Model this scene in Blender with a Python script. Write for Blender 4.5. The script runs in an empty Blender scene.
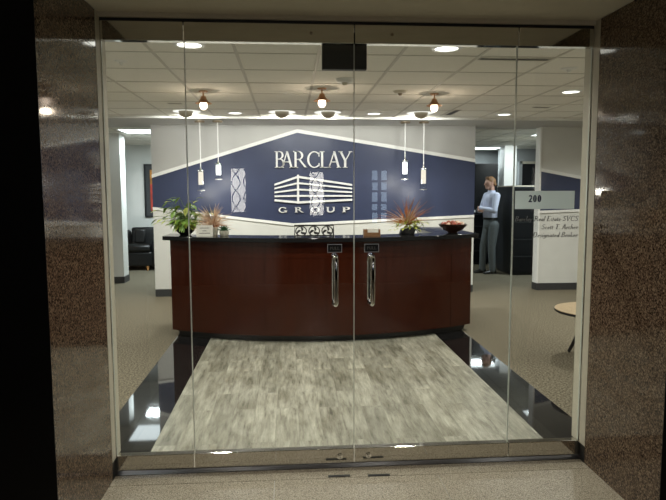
import bpy, math, random
from mathutils import Vector, Matrix, Quaternion
random.seed(7)
PI = math.pi
sc = bpy.context.scene
col = sc.collection

# ------------------------------------------------------------------ materials
def new_mat(name):
    m = bpy.data.materials.new(name); m.use_nodes = True
    nt = m.node_tree
    for n in list(nt.nodes):
        nt.nodes.remove(n)
    out = nt.nodes.new('ShaderNodeOutputMaterial')
    return m, nt, out

def N(nt, t, **kw):
    n = nt.nodes.new(t)
    for k, v in kw.items():
        setattr(n, k, v)
    return n

def ramp(nt, stops, interp='LINEAR'):
    r = N(nt, 'ShaderNodeValToRGB'); r.color_ramp.interpolation = interp
    e = r.color_ramp.elements
    while len(e) < len(stops):
        e.new(0.5)
    for i, (p, c) in enumerate(stops):
        e[i].position = p; e[i].color = (*c, 1)
    return r

def pbr(name, color, rough=.5, metal=0., var=.12, scale=30., stretch=(1, 1, 1), coat=0., bump=0., spec=.5, edge=.2, emit=None, estr=0., trans=0., alpha=1.):
    """principled material with a little procedural noise in its colour"""
    m, nt, out = new_mat(name)
    p = N(nt, 'ShaderNodeBsdfPrincipled')
    nt.links.new(p.outputs[0], out.inputs[0])
    tc = N(nt, 'ShaderNodeTexCoord'); mp = N(nt, 'ShaderNodeMapping'); mp.inputs['Scale'].default_value = stretch
    nt.links.new(tc.outputs['Object'], mp.inputs['Vector'])
    no = N(nt, 'ShaderNodeTexNoise'); no.inputs['Scale'].default_value = scale; no.inputs['Detail'].default_value = 4
    nt.links.new(mp.outputs[0], no.inputs['Vector'])
    lo = tuple(c * (1 - var) for c in color); hi = tuple(min(1, c * (1 + var)) for c in color)
    r = ramp(nt, [(.5 - edge, lo), (.5 + edge, hi)])
    nt.links.new(no.outputs['Fac'], r.inputs[0])
    nt.links.new(r.outputs[0], p.inputs['Base Color'])
    p.inputs['Roughness'].default_value = rough
    p.inputs['Metallic'].default_value = metal
    p.inputs['Specular IOR Level'].default_value = spec
    p.inputs['Coat Weight'].default_value = coat
    p.inputs['Coat Roughness'].default_value = .08
    if bump:
        b = N(nt, 'ShaderNodeBump'); b.inputs['Strength'].default_value = bump; b.inputs['Distance'].default_value = .004
        nt.links.new(no.outputs['Fac'], b.inputs['Height']); nt.links.new(b.outputs[0], p.inputs['Normal'])
    if emit:
        p.inputs['Emission Color'].default_value = (*emit, 1); p.inputs['Emission Strength'].default_value = estr
    return m

def glow(name, color, strength):
    m, nt, out = new_mat(name)
    e = N(nt, 'ShaderNodeEmission'); e.inputs[0].default_value = (*color, 1); e.inputs[1].default_value = strength
    nt.links.new(e.outputs[0], out.inputs[0])
    return m

def clear_glass(name, tint=(.93, .955, .945), rough=0.):
    m, nt, out = new_mat(name)
    g = N(nt, 'ShaderNodeNewGeometry')
    ma = N(nt, 'ShaderNodeMath', operation='MULTIPLY_ADD')       # ior seen the same from both sides of the sheet
    ma.inputs[1].default_value = 1 / 1.5 - 1.5; ma.inputs[2].default_value = 1.5
    nt.links.new(g.outputs['Backfacing'], ma.inputs[0])
    fr = N(nt, 'ShaderNodeFresnel'); nt.links.new(ma.outputs[0], fr.inputs['IOR'])
    t = N(nt, 'ShaderNodeBsdfTransparent'); t.inputs[0].default_value = (*tint, 1)
    gl = N(nt, 'ShaderNodeBsdfGlossy'); gl.inputs['Roughness'].default_value = rough
    mx = N(nt, 'ShaderNodeMixShader')
    nt.links.new(fr.outputs[0], mx.inputs[0]); nt.links.new(t.outputs[0], mx.inputs[1]); nt.links.new(gl.outputs[0], mx.inputs[2])
    nt.links.new(mx.outputs[0], out.inputs[0])
    return m

def granite(name, stops, rough, joint=None, scale=1., jcol=(.02, .015, .01), spec=.5):
    m, nt, out = new_mat(name)
    p = N(nt, 'ShaderNodeBsdfPrincipled'); nt.links.new(p.outputs[0], out.inputs[0])
    tc = N(nt, 'ShaderNodeTexCoord')
    a = N(nt, 'ShaderNodeTexNoise'); a.inputs['Scale'].default_value = 85 * scale; a.inputs['Detail'].default_value = 3; a.inputs['Roughness'].default_value = .7
    v = N(nt, 'ShaderNodeTexVoronoi'); v.inputs['Scale'].default_value = 120 * scale
    nt.links.new(tc.outputs['Object'], a.inputs['Vector']); nt.links.new(tc.outputs['Object'], v.inputs['Vector'])
    mix = N(nt, 'ShaderNodeMath', operation='MULTIPLY_ADD'); mix.inputs[1].default_value = .28
    sep = N(nt, 'ShaderNodeSeparateColor'); nt.links.new(v.outputs['Color'], sep.inputs[0])
    nt.links.new(sep.outputs[0], mix.inputs[0])
    sub = N(nt, 'ShaderNodeMath', operation='SUBTRACT'); sub.inputs[1].default_value = .14
    nt.links.new(a.outputs['Fac'], sub.inputs[0]); nt.links.new(sub.outputs[0], mix.inputs[2])
    r = ramp(nt, stops); nt.links.new(mix.outputs[0], r.inputs[0])
    nt.links.new(r.outputs[0], p.inputs['Base Color'])
    p.inputs['Roughness'].default_value = rough
    p.inputs['Specular IOR Level'].default_value = spec
    return m

M = {}
M['granite_wall'] = granite('brown_granite', [(.3, (.016, .010, .007)), (.44, (.075, .048, .031)), (.57, (.155, .105, .070)), (.72, (.28, .21, .145))], .07, scale=1.25, spec=.3)
M['granite_floor'] = granite('beige_granite', [(.3, (.06, .05, .036)), (.43, (.25, .215, .158)), (.56, (.385, .34, .262)), (.72, (.52, .47, .375))], .34, scale=1.9, spec=.35)
M['carpet'] = pbr('grey_beige_carpet', (.142, .123, .088), .95, var=.62, scale=62, edge=.13, bump=.5, spec=.1)
M['ceil_paint'] = pbr('soffit_paint', (.62, .57, .45), .9, var=.03, scale=8)
M['ceil_tile'] = pbr('acoustic_tile', (.87, .845, .77), .9, var=.05, scale=160)
M['tee'] = pbr('ceiling_tee', (.60, .575, .51), .6, var=.03)
M['wall_white'] = pbr('pale_wall_paint', (.66, .66, .63), .85, var=.03, scale=6)
M['wall_grey'] = pbr('warm_grey_wall_paint', (.50, .495, .48), .8, var=.03, scale=6)
M['far_grey'] = pbr('cool_grey_wall_paint', (.28, .29, .29), .8, var=.04, scale=6)
M['navy'] = pbr('navy_wall_paint', (.036, .047, .100), .42, var=.05, scale=5)
M['white_trim'] = pbr('white_trim_paint', (.85, .85, .83), .5, var=.02)
M['baseboard'] = pbr('charcoal_rubber_base', (.035, .037, .04), .5, var=.1)
M['black_tile_'] = None
M['steel'] = pbr('polished_steel', (.58, .56, .52), .07, metal=1., var=.03, scale=4, stretch=(1, 1, 12))
M['chrome'] = pbr('chrome', (.85, .84, .82), .06, metal=1., var=.02)
M['brass'] = pbr('aged_copper', (.62, .36, .2), .3, metal=1., var=.1)
M['bronze'] = pbr('bronze_trim', (.30, .24, .17), .4, metal=.6, var=.1)
M['alu'] = pbr('beige_aluminium', (.56, .52, .42), .42, var=.04)
M['black'] = pbr('black_plastic', (.012, .012, .013), .45, var=.1)
M['black_metal'] = pbr('black_iron', (.012, .012, .012), .4, var=.1)
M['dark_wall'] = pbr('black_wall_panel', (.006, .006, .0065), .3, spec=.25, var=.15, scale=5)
M['glass'] = clear_glass('clear_door_glass')
M['edge'] = pbr('ground_glass_edge', (.72, .76, .70), .25, var=.1, scale=12, stretch=(1, 1, 3), spec=1.)
M['shade_glass'] = clear_glass('pendant_glass', (.9, .92, .95))
M['counter'] = pbr('black_granite_counter', (.012, .012, .013), .08, var=.5, scale=200, spec=.2)
M['white'] = pbr('white_enamel', (.84, .84, .84), .35, var=.02)
M['paper'] = pbr('white_card', (.78, .76, .70), .8, var=.02)
M['lens'] = glow('downlight_lens', (1., .95, .86), 5.)
M['washer_glow'] = glow('washer_ceiling_glow', (1., .96, .9), 1.3)  # emission stands for the ceiling lit around the washers
M['troffer'] = glow('troffer_diffuser', (.90, .97, 1.), 4.5)
M['bulb'] = glow('warm_bulb', (1., .76, .60), 6.)
M['tube'] = glow('pendant_lamp_tube', (1., .93, .84), 4.5)
M['tube_warm'] = glow('warm_lamp_tube', (1., .84, .66), 1.6)
M['sconce'] = glow('sconce_shade', (1., .94, .88), 8.5)
M['daylight'] = glow('daylight_pane', (.62, .80, 1.), 3.)
M['leather'] = pbr('black_leather', (.006, .0065, .007), .38, var=.2, scale=60, bump=.2)
M['oak'] = pbr('orange_wood', (.62, .30, .10), .45, var=.2, scale=14, stretch=(1, 1, .2))
M['maple'] = pbr('pale_maple_top', (.40, .30, .18), .35, var=.14, scale=9, stretch=(8, 1, 1))
M['cab_side'] = pbr('dark_grey_cabinet_side', (.022, .024, .027), .5, var=.08)
M['cab'] = pbr('black_cabinet_front', (.008, .0085, .010), .4, var=.1, spec=.25)
M['cab_top'] = pbr('beige_cabinet_top', (.5, .45, .36), .5, var=.05)
M['silver'] = pbr('silver_edge', (.5, .5, .5), .35, metal=.8, var=.04)
M['leaf'] = pbr('pothos_leaf', (.21, .37, .06), .4, var=.5, scale=14)
M['leaf_light'] = pbr('lime_leaf', (.46, .53, .10), .45, var=.35, scale=20)
M['leaf_dark'] = pbr('succulent_leaf', (.03, .10, .035), .45, var=.4, scale=30)
M['blade_orange'] = pbr('rust_blade', (.50, .17, .045), .5, var=.45, scale=14)
M['blade_pink'] = pbr('pinkish_blade', (.92, .56, .40), .5, var=.4, scale=14)
M['stem'] = pbr('green_stem', (.11, .2, .05), .5)
M['soil'] = pbr('potting_soil', (.02, .014, .01), .9, var=.4, scale=80)
M['pot_black'] = pbr('black_glazed_pot', (.012, .012, .012), .2, var=.2)
M['pot_white'] = pbr('cream_stone_pot', (.6, .56, .46), .6, var=.2, scale=40)
M['bowl'] = pbr('dark_turned_wood', (.055, .024, .014), .3, var=.35, scale=10, stretch=(1, 1, 6))
M['ball_red'] = pbr('red_brown_pod', (.40, .10, .06), .5, var=.4, scale=40)
M['ball_cream'] = pbr('cream_pod', (.78, .56, .42), .6, var=.3, scale=40)
M['wood_holder'] = pbr('brown_wood_holder', (.22, .11, .05), .4, var=.25, scale=20, stretch=(1, 1, 5))
M['skin'] = pbr('skin', (.60, .35, .26), .55, var=.06, scale=12)
M['hair'] = pbr('sandy_hair', (.22, .11, .045), .6, var=.35, scale=60, stretch=(1, 1, .3))
M['shirt'] = pbr('pale_blue_shirt', (.60, .63, .78), .8, var=.05, scale=40)
M['trousers'] = pbr('grey_trousers', (.115, .13, .135), .85, var=.12, scale=50)
M['belt'] = pbr('black_belt', (.012, .011, .01), .4)
M['shoe'] = pbr('black_shoe', (.013, .011, .010), .3)
M['eye'] = pbr('dark_eye', (.04, .03, .03), .2)
M['navy_ink'] = pbr('navy_vinyl_letter', (.015, .022, .08), .5, var=.05)
M['grey_ink'] = pbr('grey_vinyl_letter', (.22, .22, .22), .5, var=.05)
M['dim_ink'] = pbr('dim_sign_letter', (.10, .10, .09), .5, var=.05)
M['paint_orange'] = pbr('painting_orange', (.62, .24, .04), .6, var=.8, scale=3.5)
M['paint_red'] = pbr('painting_red', (.45, .05, .03), .6, var=.8, scale=3)
M['mat_grey'] = pbr('dark_picture_mat', (.05, .052, .055), .7, var=.05)
M['blue_mat'] = pbr('slate_blue_print', (.045, .06, .10), .5, var=.4, scale=4)

def tile_mat():
    m, nt, out = new_mat('polished_black_tile')
    p = N(nt, 'ShaderNodeBsdfPrincipled'); nt.links.new(p.outputs[0], out.inputs[0])
    tc = N(nt, 'ShaderNodeTexCoord'); mp = N(nt, 'ShaderNodeMapping'); mp.inputs['Location'].default_value = (.0, -.07, 0)
    nt.links.new(tc.outputs['Object'], mp.inputs[0])
    b = N(nt, 'ShaderNodeTexBrick', offset=0.)
    b.inputs['Scale'].default_value = 1.; b.inputs['Brick Width'].default_value = .805; b.inputs['Row Height'].default_value = .525
    b.inputs['Mortar Size'].default_value = .003; b.inputs['Mortar Smooth'].default_value = .0
    b.inputs['Color1'].default_value = (.007, .007, .008, 1); b.inputs['Color2'].default_value = (.009, .009, .010, 1); b.inputs['Mortar'].default_value = (.05, .048, .045, 1)
    nt.links.new(mp.outputs[0], b.inputs['Vector']); nt.links.new(b.outputs['Color'], p.inputs['Base Color'])
    p.inputs['Roughness'].default_value = .035; p.inputs['Specular IOR Level'].default_value = .75
    return m
M['black_tile'] = tile_mat()

def plank_mat():
    m, nt, out = new_mat('weathered_plank_vinyl')
    p = N(nt, 'ShaderNodeBsdfPrincipled'); nt.links.new(p.outputs[0], out.inputs[0])
    tc = N(nt, 'ShaderNodeTexCoord')
    mp = N(nt, 'ShaderNodeMapping'); mp.inputs['Rotation'].default_value = (0, 0, PI / 2)
    nt.links.new(tc.outputs['Object'], mp.inputs[0])
    b = N(nt, 'ShaderNodeTexBrick', offset=.37, offset_frequency=2)
    b.inputs['Scale'].default_value = 1.; b.inputs['Brick Width'].default_value = .95; b.inputs['Row Height'].default_value = .155
    b.inputs['Mortar Size'].default_value = .0013; b.inputs['Bias'].default_value = 0.
    b.inputs['Color1'].default_value = (0, 0, 0, 1); b.inputs['Color2'].default_value = (1, 1, 1, 1); b.inputs['Mortar'].default_value = (.1, .1, .1, 1)
    nt.links.new(mp.outputs[0], b.inputs['Vector'])
    # per plank offset of the grain
    sc_ = N(nt, 'ShaderNodeVectorMath', operation='SCALE'); sc_.inputs['Scale'].default_value = 7.
    nt.links.new(b.outputs['Color'], sc_.inputs[0])
    ad = N(nt, 'ShaderNodeVectorMath', operation='ADD')
    nt.links.new(tc.outputs['Object'], ad.inputs[0]); nt.links.new(sc_.outputs[0], ad.inputs[1])
    g = N(nt, 'ShaderNodeMapping'); g.inputs['Scale'].default_value = (1, .12, 1); nt.links.new(ad.outputs[0], g.inputs[0])
    n1 = N(nt, 'ShaderNodeTexNoise'); n1.inputs['Scale'].default_value = 28; n1.inputs['Detail'].default_value = 7; n1.inputs['Roughness'].default_value = .72
    nt.links.new(g.outputs[0], n1.inputs['Vector'])
    g2 = N(nt, 'ShaderNodeMapping'); g2.inputs['Scale'].default_value = (1, .4, 1); nt.links.new(ad.outputs[0], g2.inputs[0])
    n2 = N(nt, 'ShaderNodeTexNoise'); n2.inputs['Scale'].default_value = 7; n2.inputs['Detail'].default_value = 5; n2.inputs['Distortion'].default_value = .6
    nt.links.new(g2.outputs[0], n2.inputs['Vector'])
    r1 = ramp(nt, [(.30, (.06, .055, .041)), (.41, (.195, .185, .147)), (.53, (.285, .274, .225)), (.70, (.40, .388, .325))])
    nt.links.new(n1.outputs['Fac'], r1.inputs[0])
    r2 = ramp(nt, [(.30, (.70, .68, .62)), (.5, (1., 1., .98)), (.70, (1.24, 1.24, 1.2))])
    nt.links.new(n2.outputs['Fac'], r2.inputs[0])
    mu = N(nt, 'ShaderNodeMix', data_type='RGBA', blend_type='MULTIPLY'); mu.inputs[0].default_value = 1.
    nt.links.new(r1.outputs[0], mu.inputs[6]); nt.links.new(r2.outputs[0], mu.inputs[7])
    r3 = ramp(nt, [(0, (.78, .78, .76)), (1, (1.14, 1.14, 1.14))]); nt.links.new(b.outputs['Color'], r3.inputs[0])
    mu2 = N(nt, 'ShaderNodeMix', data_type='RGBA', blend_type='MULTIPLY'); mu2.inputs[0].default_value = 1.
    nt.links.new(mu.outputs[2], mu2.inputs[6]); nt.links.new(r3.outputs[0], mu2.inputs[7])
    nt.links.new(mu2.outputs[2], p.inputs['Base Color'])
    p.inputs['Roughness'].default_value = .42; p.inputs['Specular IOR Level'].default_value = .3
    return m
M['plank'] = plank_mat()

def wood_mat():
    m, nt, out = new_mat('lacquered_mahogany')
    p = N(nt, 'ShaderNodeBsdfPrincipled'); nt.links.new(p.outputs[0], out.inputs[0])
    tc = N(nt, 'ShaderNodeTexCoord'); mp = N(nt, 'ShaderNodeMapping'); mp.inputs['Scale'].default_value = (1, 1, .1)
    nt.links.new(tc.outputs['Object'], mp.inputs[0])
    n = N(nt, 'ShaderNodeTexNoise'); n.inputs['Scale'].default_value = 26; n.inputs['Detail'].default_value = 6
    nt.links.new(mp.outputs[0], n.inputs['Vector'])
    r = ramp(nt, [(.3, (.033, .0062, .0022)), (.55, (.040, .0078, .0028)), (.75, (.047, .0095, .0035))])
    nt.links.new(n.outputs['Fac'], r.inputs[0]); nt.links.new(r.outputs[0], p.inputs['Base Color'])
    p.inputs['Roughness'].default_value = .2; p.inputs['Specular IOR Level'].default_value = .25; p.inputs['Coat Weight'].default_value = .2; p.inputs['Coat Roughness'].default_value = .05
    return m
M['mahogany'] = wood_mat()

def decal_mat():
    m, nt, out = new_mat('frosted_film')
    d = N(nt, 'ShaderNodeBsdfDiffuse'); d.inputs[0].default_value = (.62, .66, .66, 1)
    t = N(nt, 'ShaderNodeBsdfTranslucent'); t.inputs[0].default_value = (.62, .66, .66, 1)
    no = N(nt, 'ShaderNodeTexNoise'); no.inputs['Scale'].default_value = 300
    r = ramp(nt, [(.3, (.74, .79, .79)), (.7, (.80, .85, .85))]); nt.links.new(no.outputs['Fac'], r.inputs[0])
    nt.links.new(r.outputs[0], d.inputs[0]); nt.links.new(r.outputs[0], t.inputs[0])
    mx = N(nt, 'ShaderNodeMixShader'); mx.inputs[0].default_value = .6
    nt.links.new(d.outputs[0], mx.inputs[1]); nt.links.new(t.outputs[0], mx.inputs[2]); nt.links.new(mx.outputs[0], out.inputs[0])
    return m
M['decal'] = decal_mat()

# ------------------------------------------------------------------ mesh builder
class MB:
    def __init__(s):
        s.v = []; s.f = []
    def add(s, vs, fs):
        o = len(s.v); s.v += [tuple(x) for x in vs]; s.f += [tuple(i + o for i in f) for f in fs]
        return s
    def box(s, x0, x1, y0, y1, z0, z1):
        vs = [(x, y, z) for z in (z0, z1) for y in (y0, y1) for x in (x0, x1)]
        return s.add(vs, [(0, 2, 3, 1), (4, 5, 7, 6), (0, 1, 5, 4), (2, 6, 7, 3), (0, 4, 6, 2), (1, 3, 7, 5)])
    def prism(s, poly, a0, a1, axis='y'):
        """poly in the plane normal to axis, extruded a0..a1.  y: (x,z)   z: (x,y)   x: (y,z)"""
        def P(p, a):
            return {'y': (p[0], a, p[1]), 'z': (p[0], p[1], a), 'x': (a, p[0], p[1])}[axis]
        n = len(poly)
        ar = sum(poly[i][0] * poly[(i + 1) % n][1] - poly[(i + 1) % n][0] * poly[i][1] for i in range(n))
        if ar < 0: poly = poly[::-1]
        vs = [P(p, a0) for p in poly] + [P(p, a1) for p in poly]
        lo = list(range(n)); hi = list(range(n, 2 * n))
        fs = [tuple(lo[::-1]), tuple(hi)] + [(i, (i + 1) % n, n + (i + 1) % n, n + i) for i in range(n)]
        if axis == 'y': fs = [f[::-1] for f in fs]
        return s.add(vs, fs)
    def lathe(s, prof, c=(0, 0, 0), n=24, sx=1., sy=1.):
        """prof [(r,z)] turned about z through c; closed ends where r = 0"""
        rings = []; vs = []; fs = []
        for r, z in prof:
            if r <= 1e-6:
                rings.append([len(vs)]); vs.append((c[0], c[1], c[2] + z))
            else:
                rings.append(list(range(len(vs), len(vs) + n)))
                vs += [(c[0] + r * sx * math.cos(2 * PI * i / n), c[1] + r * sy * math.sin(2 * PI * i / n), c[2] + z) for i in range(n)]
        for A, B in zip(rings, rings[1:]):
            for i in range(n):
                j = (i + 1) % n
                if len(A) == 1 and len(B) == 1: continue
                if len(A) == 1: fs.append((A[0], B[j], B[i]))
                elif len(B) == 1: fs.append((A[i], A[j], B[0]))
                else: fs.append((A[i], A[j], B[j], B[i]))
        return s.add(vs, fs)
    def tube(s, pts, rad, n=8, cap=True, flat=1.):
        pts = [Vector(p) for p in pts]
        R = rad if isinstance(rad, (list, tuple)) else [rad] * len(pts)
        t = (pts[1] - pts[0]).normalized()
        u = t.orthogonal().normalized()
        vs = []; fs = []
        for i, p in enumerate(pts):
            t2 = ((pts[min(i + 1, len(pts) - 1)] - pts[max(i - 1, 0)])).normalized()
            u = (u - t2 * u.dot(t2)).normalized(); w = t2.cross(u)
            vs += [p + R[i] * (u * math.cos(2 * PI * k / n) + w * flat * math.sin(2 * PI * k / n)) for k in range(n)]
        for i in range(len(pts) - 1):
            for k in range(n):
                a = i * n + k; b = i * n + (k + 1) % n
                fs.append((a, b, b + n, a + n))
        if cap:
            fs.append(tuple(range(n))[::-1]); fs.append(tuple(range(len(vs) - n, len(vs))))
        return s.add(vs, fs)
    def capsule(s, p0, p1, r0, r1, n=14, sq=None):
        """tapered rounded limb; sq = (axis vector, factor) squashes its section along that axis"""
        p0 = Vector(p0); p1 = Vector(p1); d = p1 - p0; L = d.length
        t = d.normalized() if L > 1e-6 else Vector((0, 0, 1))
        u = t.orthogonal().normalized(); w = t.cross(u)
        pr = [(r0 * math.sin(a), -r0 * math.cos(a)) for a in [PI / 2 * k / 4 for k in range(0, 5)]]
        pr += [(r1 * math.cos(a), L + r1 * math.sin(a)) for a in [PI / 2 * k / 4 for k in range(0, 5)]]
        m2 = MB(); m2.lathe([(max(0, r) if 0 < i < len(pr) - 1 else 0, z) for i, (r, z) in enumerate(pr)], n=n)
        mid = (p0 + p1) / 2
        out = []
        for x, y, z in m2.v:
            q = p0 + u * x + w * y + t * z
            if sq:
                ax = Vector(sq[0]); q = q - ax * ((q - mid).dot(ax)) * (1 - sq[1])
            out.append(q)
        return s.add(out, m2.f)
    def ball(s, c, r, n=16, m=10):
        rx, ry, rz = (r, r, r) if not isinstance(r, (tuple, list)) else r
        pr = [(math.sin(PI * k / m), -math.cos(PI * k / m)) for k in range(m + 1)]
        pr[0] = (0, -1); pr[-1] = (0, 1)
        m2 = MB(); m2.lathe(pr, n=n)
        return s.add([(c[0] + x * rx, c[1] + y * ry, c[2] + z * rz) for x, y, z in m2.v], m2.f)
    def build(s, name, mat, parent=None, loc=None, smooth=True, bevel=0., angle=40):
        me = bpy.data.meshes.new(name); me.from_pydata(s.v, [], s.f); me.update()
        if smooth:
            me.polygons.foreach_set('use_smooth', [True] * len(me.polygons)); me.set_sharp_from_angle(angle=math.radians(angle))
        me.materials.append(mat)
        o = bpy.data.objects.new(name, me); col.objects.link(o)
        if parent is not None: o.parent = parent
        if loc is not None: o.location = loc
        if bevel:
            b = o.modifiers.new('bevel', 'BEVEL'); b.width = bevel; b.segments = 2; b.limit_method = 'ANGLE'
        return o

def empty(name, loc=(0, 0, 0), rz=0.):
    o = bpy.data.objects.new(name, None); o.empty_display_size = .1; col.objects.link(o)
    o.location = loc; o.rotation_euler = (0, 0, rz)
    return o
def tag(o, label, cat, group=None):
    o['label'] = label; o['category'] = cat
    if group: o['group'] = group
    return o
def thing(name, label, cat, loc=(0, 0, 0), rz=0., group=None):
    return tag(empty(name, loc, rz), label, cat, group)
def struct(name, mb, mat, parent=None, **kw):
    o = mb.build(name, mat, parent, smooth=kw.pop('smooth', False), **kw)
    if parent is None: o['kind'] = 'structure'
    return o
def struct_empty(name, loc=(0, 0, 0)):
    o = empty(name, loc); o['kind'] = 'structure'; return o
def copy_thing(src, loc, rz=None, label=None):
    r = src.copy(); col.objects.link(r); r.location = loc
    if rz is not None: r.rotation_euler = (0, 0, rz)
    if label: r['label'] = label
    for ch in src.children:
        c = ch.copy(); col.objects.link(c); c.parent = r
        for g in ch.children:
            d = g.copy(); col.objects.link(d); d.parent = c
    return r

# ------------------------------------------------------------------ lettering: a small serif alphabet drawn as strokes
def arc(cx, cy, rx, ry, a0, a1, tx, ty, n=14):
    """list of quads of an elliptical stroke; tx thickness at the sides, ty at top and bottom"""
    q = []
    for i in range(n):
        a = math.radians(a0 + (a1 - a0) * i / n); b = math.radians(a0 + (a1 - a0) * (i + 1) / n)
        q.append([(cx + rx * math.cos(a), cy + ry * math.sin(a)), (cx + rx * math.cos(b), cy + ry * math.sin(b)),
                  (cx + (rx - tx) * math.cos(b), cy + (ry - ty) * math.sin(b)), (cx + (rx - tx) * math.cos(a), cy + (ry - ty) * math.sin(a))])
    return q
def rc(x0, x1, y0, y1): return [[(x0, y0), (x1, y0), (x1, y1), (x0, y1)]]
def dg(x0, y0, x1, y1, w): return [[(x0 - w / 2, y0), (x0 + w / 2, y0), (x1 + w / 2, y1), (x1 - w / 2, y1)]]
def glyph(ch, T=.13, t=.05):
    s = t * .9
    def serif(x, y, top=False, w=.13):
        return rc(x - w, x + w, y - s if top else y, y if top else y + s)
    def stem(x, y0=0., y1=1., a=True, b=True, w=.13):
        q = rc(x - T / 2, x + T / 2, y0, y1)
        if a: q += serif(x, y0, False, w)
        if b: q += serif(x, y1, True, w)
        return q
    G = {}
    c = ch
    if c == 'B': return stem(.17) + rc(.17, .36, 1 - t, 1) + arc(.36, .765, .24, .235, -90, 90, T, t) + rc(.17, .38, .5, .5 + t) + arc(.38, .275, .28, .275, -90, 90, T, t) + rc(.17, .38, 0, t), .72
    if c == 'A': return dg(.10, 0, .40, 1, t * 1.2) + dg(.66, 0, .39, 1, T) + rc(.18, .58, .33, .33 + t) + serif(.10, 0, False, .10) + serif(.66, 0, False, .13), .78
    if c == 'R': return stem(.17) + rc(.17, .36, 1 - t, 1) + arc(.36, .745, .25, .255, -90, 90, T, t) + rc(.17, .40, .49, .49 + t) + dg(.76, 0, .38, .52, T) + serif(.76, 0, False, .07), .82
    if c == 'C': return arc(.47, .5, .42, .5, 48, 312, T, t * 1.1, 22) + rc(.72, .72 + t, .68, .92) + rc(.72, .72 + t, .10, .28), .84
    if c == 'L': return stem(.17) + rc(.17, .60, 0, t) + dg(.57, 0, .61, .24, t), .66
    if c == 'Y': return dg(.36, .45, .10, 1, T) + dg(.38, .45, .66, 1, t * 1.2) + stem(.36, 0, .47, True, False) + serif(.10, 1, True, .12) + serif(.66, 1, True, .10), .78
    if c == 'G': return arc(.50, .5, .44, .5, 48, 325, T, t * 1.1, 22) + rc(.76, .76 + t, .70, .92) + rc(.76, .76 + T, .08, .42) + rc(.64, .98, .42 - s, .42), 1.02
    if c == 'O': return arc(.5, .5, .46, .5, 0, 360, T, t, 28), 1.0
    if c == 'U': return rc(.11, .11 + T, .3, 1) + rc(.72, .72 + t * 1.2, .3, 1) + arc(.445, .32, .335, .32, 180, 360, T, t * 1.3) + serif(.17, 1, True, .14) + serif(.75, 1, True, .12), .9
    if c == 'P': return stem(.17) + rc(.17, .36, 1 - t, 1) + arc(.36, .73, .26, .27, -90, 90, T, t) + rc(.17, .38, .46, .46 + t), .66
    if c == 'E': return stem(.17) + rc(.17, .58, 0, t) + rc(.17, .56, 1 - t, 1) + rc(.17, .44, .48, .48 + t) + rc(.56, .60, 0, .22) + rc(.53, .57, .80, 1), .66
    if c == 'D': return stem(.17) + rc(.17, .38, 1 - t, 1) + rc(.17, .38, 0, t) + arc(.38, .5, .38, .5, -90, 90, T, t, 18), .84
    if c == 'S': return arc(.32, .74, .24, .26, 40, 270, T * .8, t * 1.3) + arc(.32, .27, .26, .27, -140, 90, T * .8, t * 1.3) + rc(.50, .54, .72, .95) + rc(.06, .10, .05, .28), .64
    if c == 'V': return dg(.36, 0, .10, 1, T) + dg(.38, 0, .64, 1, t * 1.2) + serif(.10, 1, True, .12) + serif(.64, 1, True, .10), .74
    if c == 'T': return stem(.33, b=False) + rc(.02, .64, 1 - t, 1) + rc(.02, .06, .78, 1) + rc(.60, .64, .78, 1), .70
    if c == '2': return arc(.28, .73, .22, .27, -20, 165, T, t * 1.2) + dg(.13, .03, .44, .63, T * 1.05) + rc(.06, .50, 0, T * .9), .58
    if c == '0': return arc(.28, .5, .235, .5, 0, 360, T * 1.1, t, 24), .58
    if c == '.': return rc(.05, .16, 0, .11), .22
    X = .48; u = T * .85
    def ls(x, y0=0, y1=X): return rc(x - u / 2, x + u / 2, y0, y1)
    bowl = lambda cx: arc(cx, X / 2, .19, X / 2, 0, 360, u, t, 16)
    if c == 'a': return bowl(.22) + ls(.38) + rc(.36, .48, 0, s), .48
    if c == 'c': return arc(.22, X / 2, .19, X / 2, 50, 310, u, t * 1.2, 14), .40
    if c == 'e': return arc(.22, X / 2, .19, X / 2, 0, 315, u, t * 1.2, 14) + rc(.06, .40, X / 2, X / 2 + t), .44
    if c == 'o': return bowl(.22), .45
    if c == 'l': return ls(.12, 0, 1) + rc(.04, .20, 0, s) + rc(.03, .12, 1 - s, 1), .25
    if c == 'i': return ls(.12) + rc(.04, .20, 0, s) + rc(.03, .12, X - s, X) + rc(.06, .18, .64, .76), .25
    if c == 'h': return ls(.12, 0, 1) + ls(.42, 0, .30) + arc(.27, .29, .20, .19, 0, 180, u, t * 1.3) + rc(.03, .20, 0, s) + rc(.34, .50, 0, s), .53
    if c == 'n': return ls(.12) + ls(.42, 0, .30) + arc(.27, .29, .20, .19, 0, 180, u, t * 1.3) + rc(.03, .20, 0, s) + rc(.34, .50, 0, s), .53
    if c == 'r': return ls(.12) + arc(.28, .30, .20, .18, 45, 180, u, t * 1.6) + rc(.03, .22, 0, s), .38
    if c == 's': return arc(.18, .355, .135, .125, 40, 270, u * .8, t * 1.2) + arc(.18, .13, .145, .13, -140, 90, u * .8, t * 1.2), .36
    if c == 't': return ls(.14, .08, .66) + arc(.25, .10, .155, .10, 180, 300, u, t * 1.2) + rc(.03, .30, X - s, X), .32
    if c == 'y': return dg(.22, 0, .07, X, u) + dg(.12, -.24, .40, X, t * 1.2) + rc(0, .16, X - s, X) + rc(.32, .46, X - s, X), .46
    if c == 'g': return bowl(.22) + ls(.39, -.12, X) + arc(.22, -.10, .215, .15, 180, 360, u, t * 1.3), .48
    if c == 'd': return bowl(.22) + ls(.38, 0, 1) + rc(.36, .48, 0, s), .48
    if c == 'b': return bowl(.26) + ls(.11, 0, 1), .48
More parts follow.
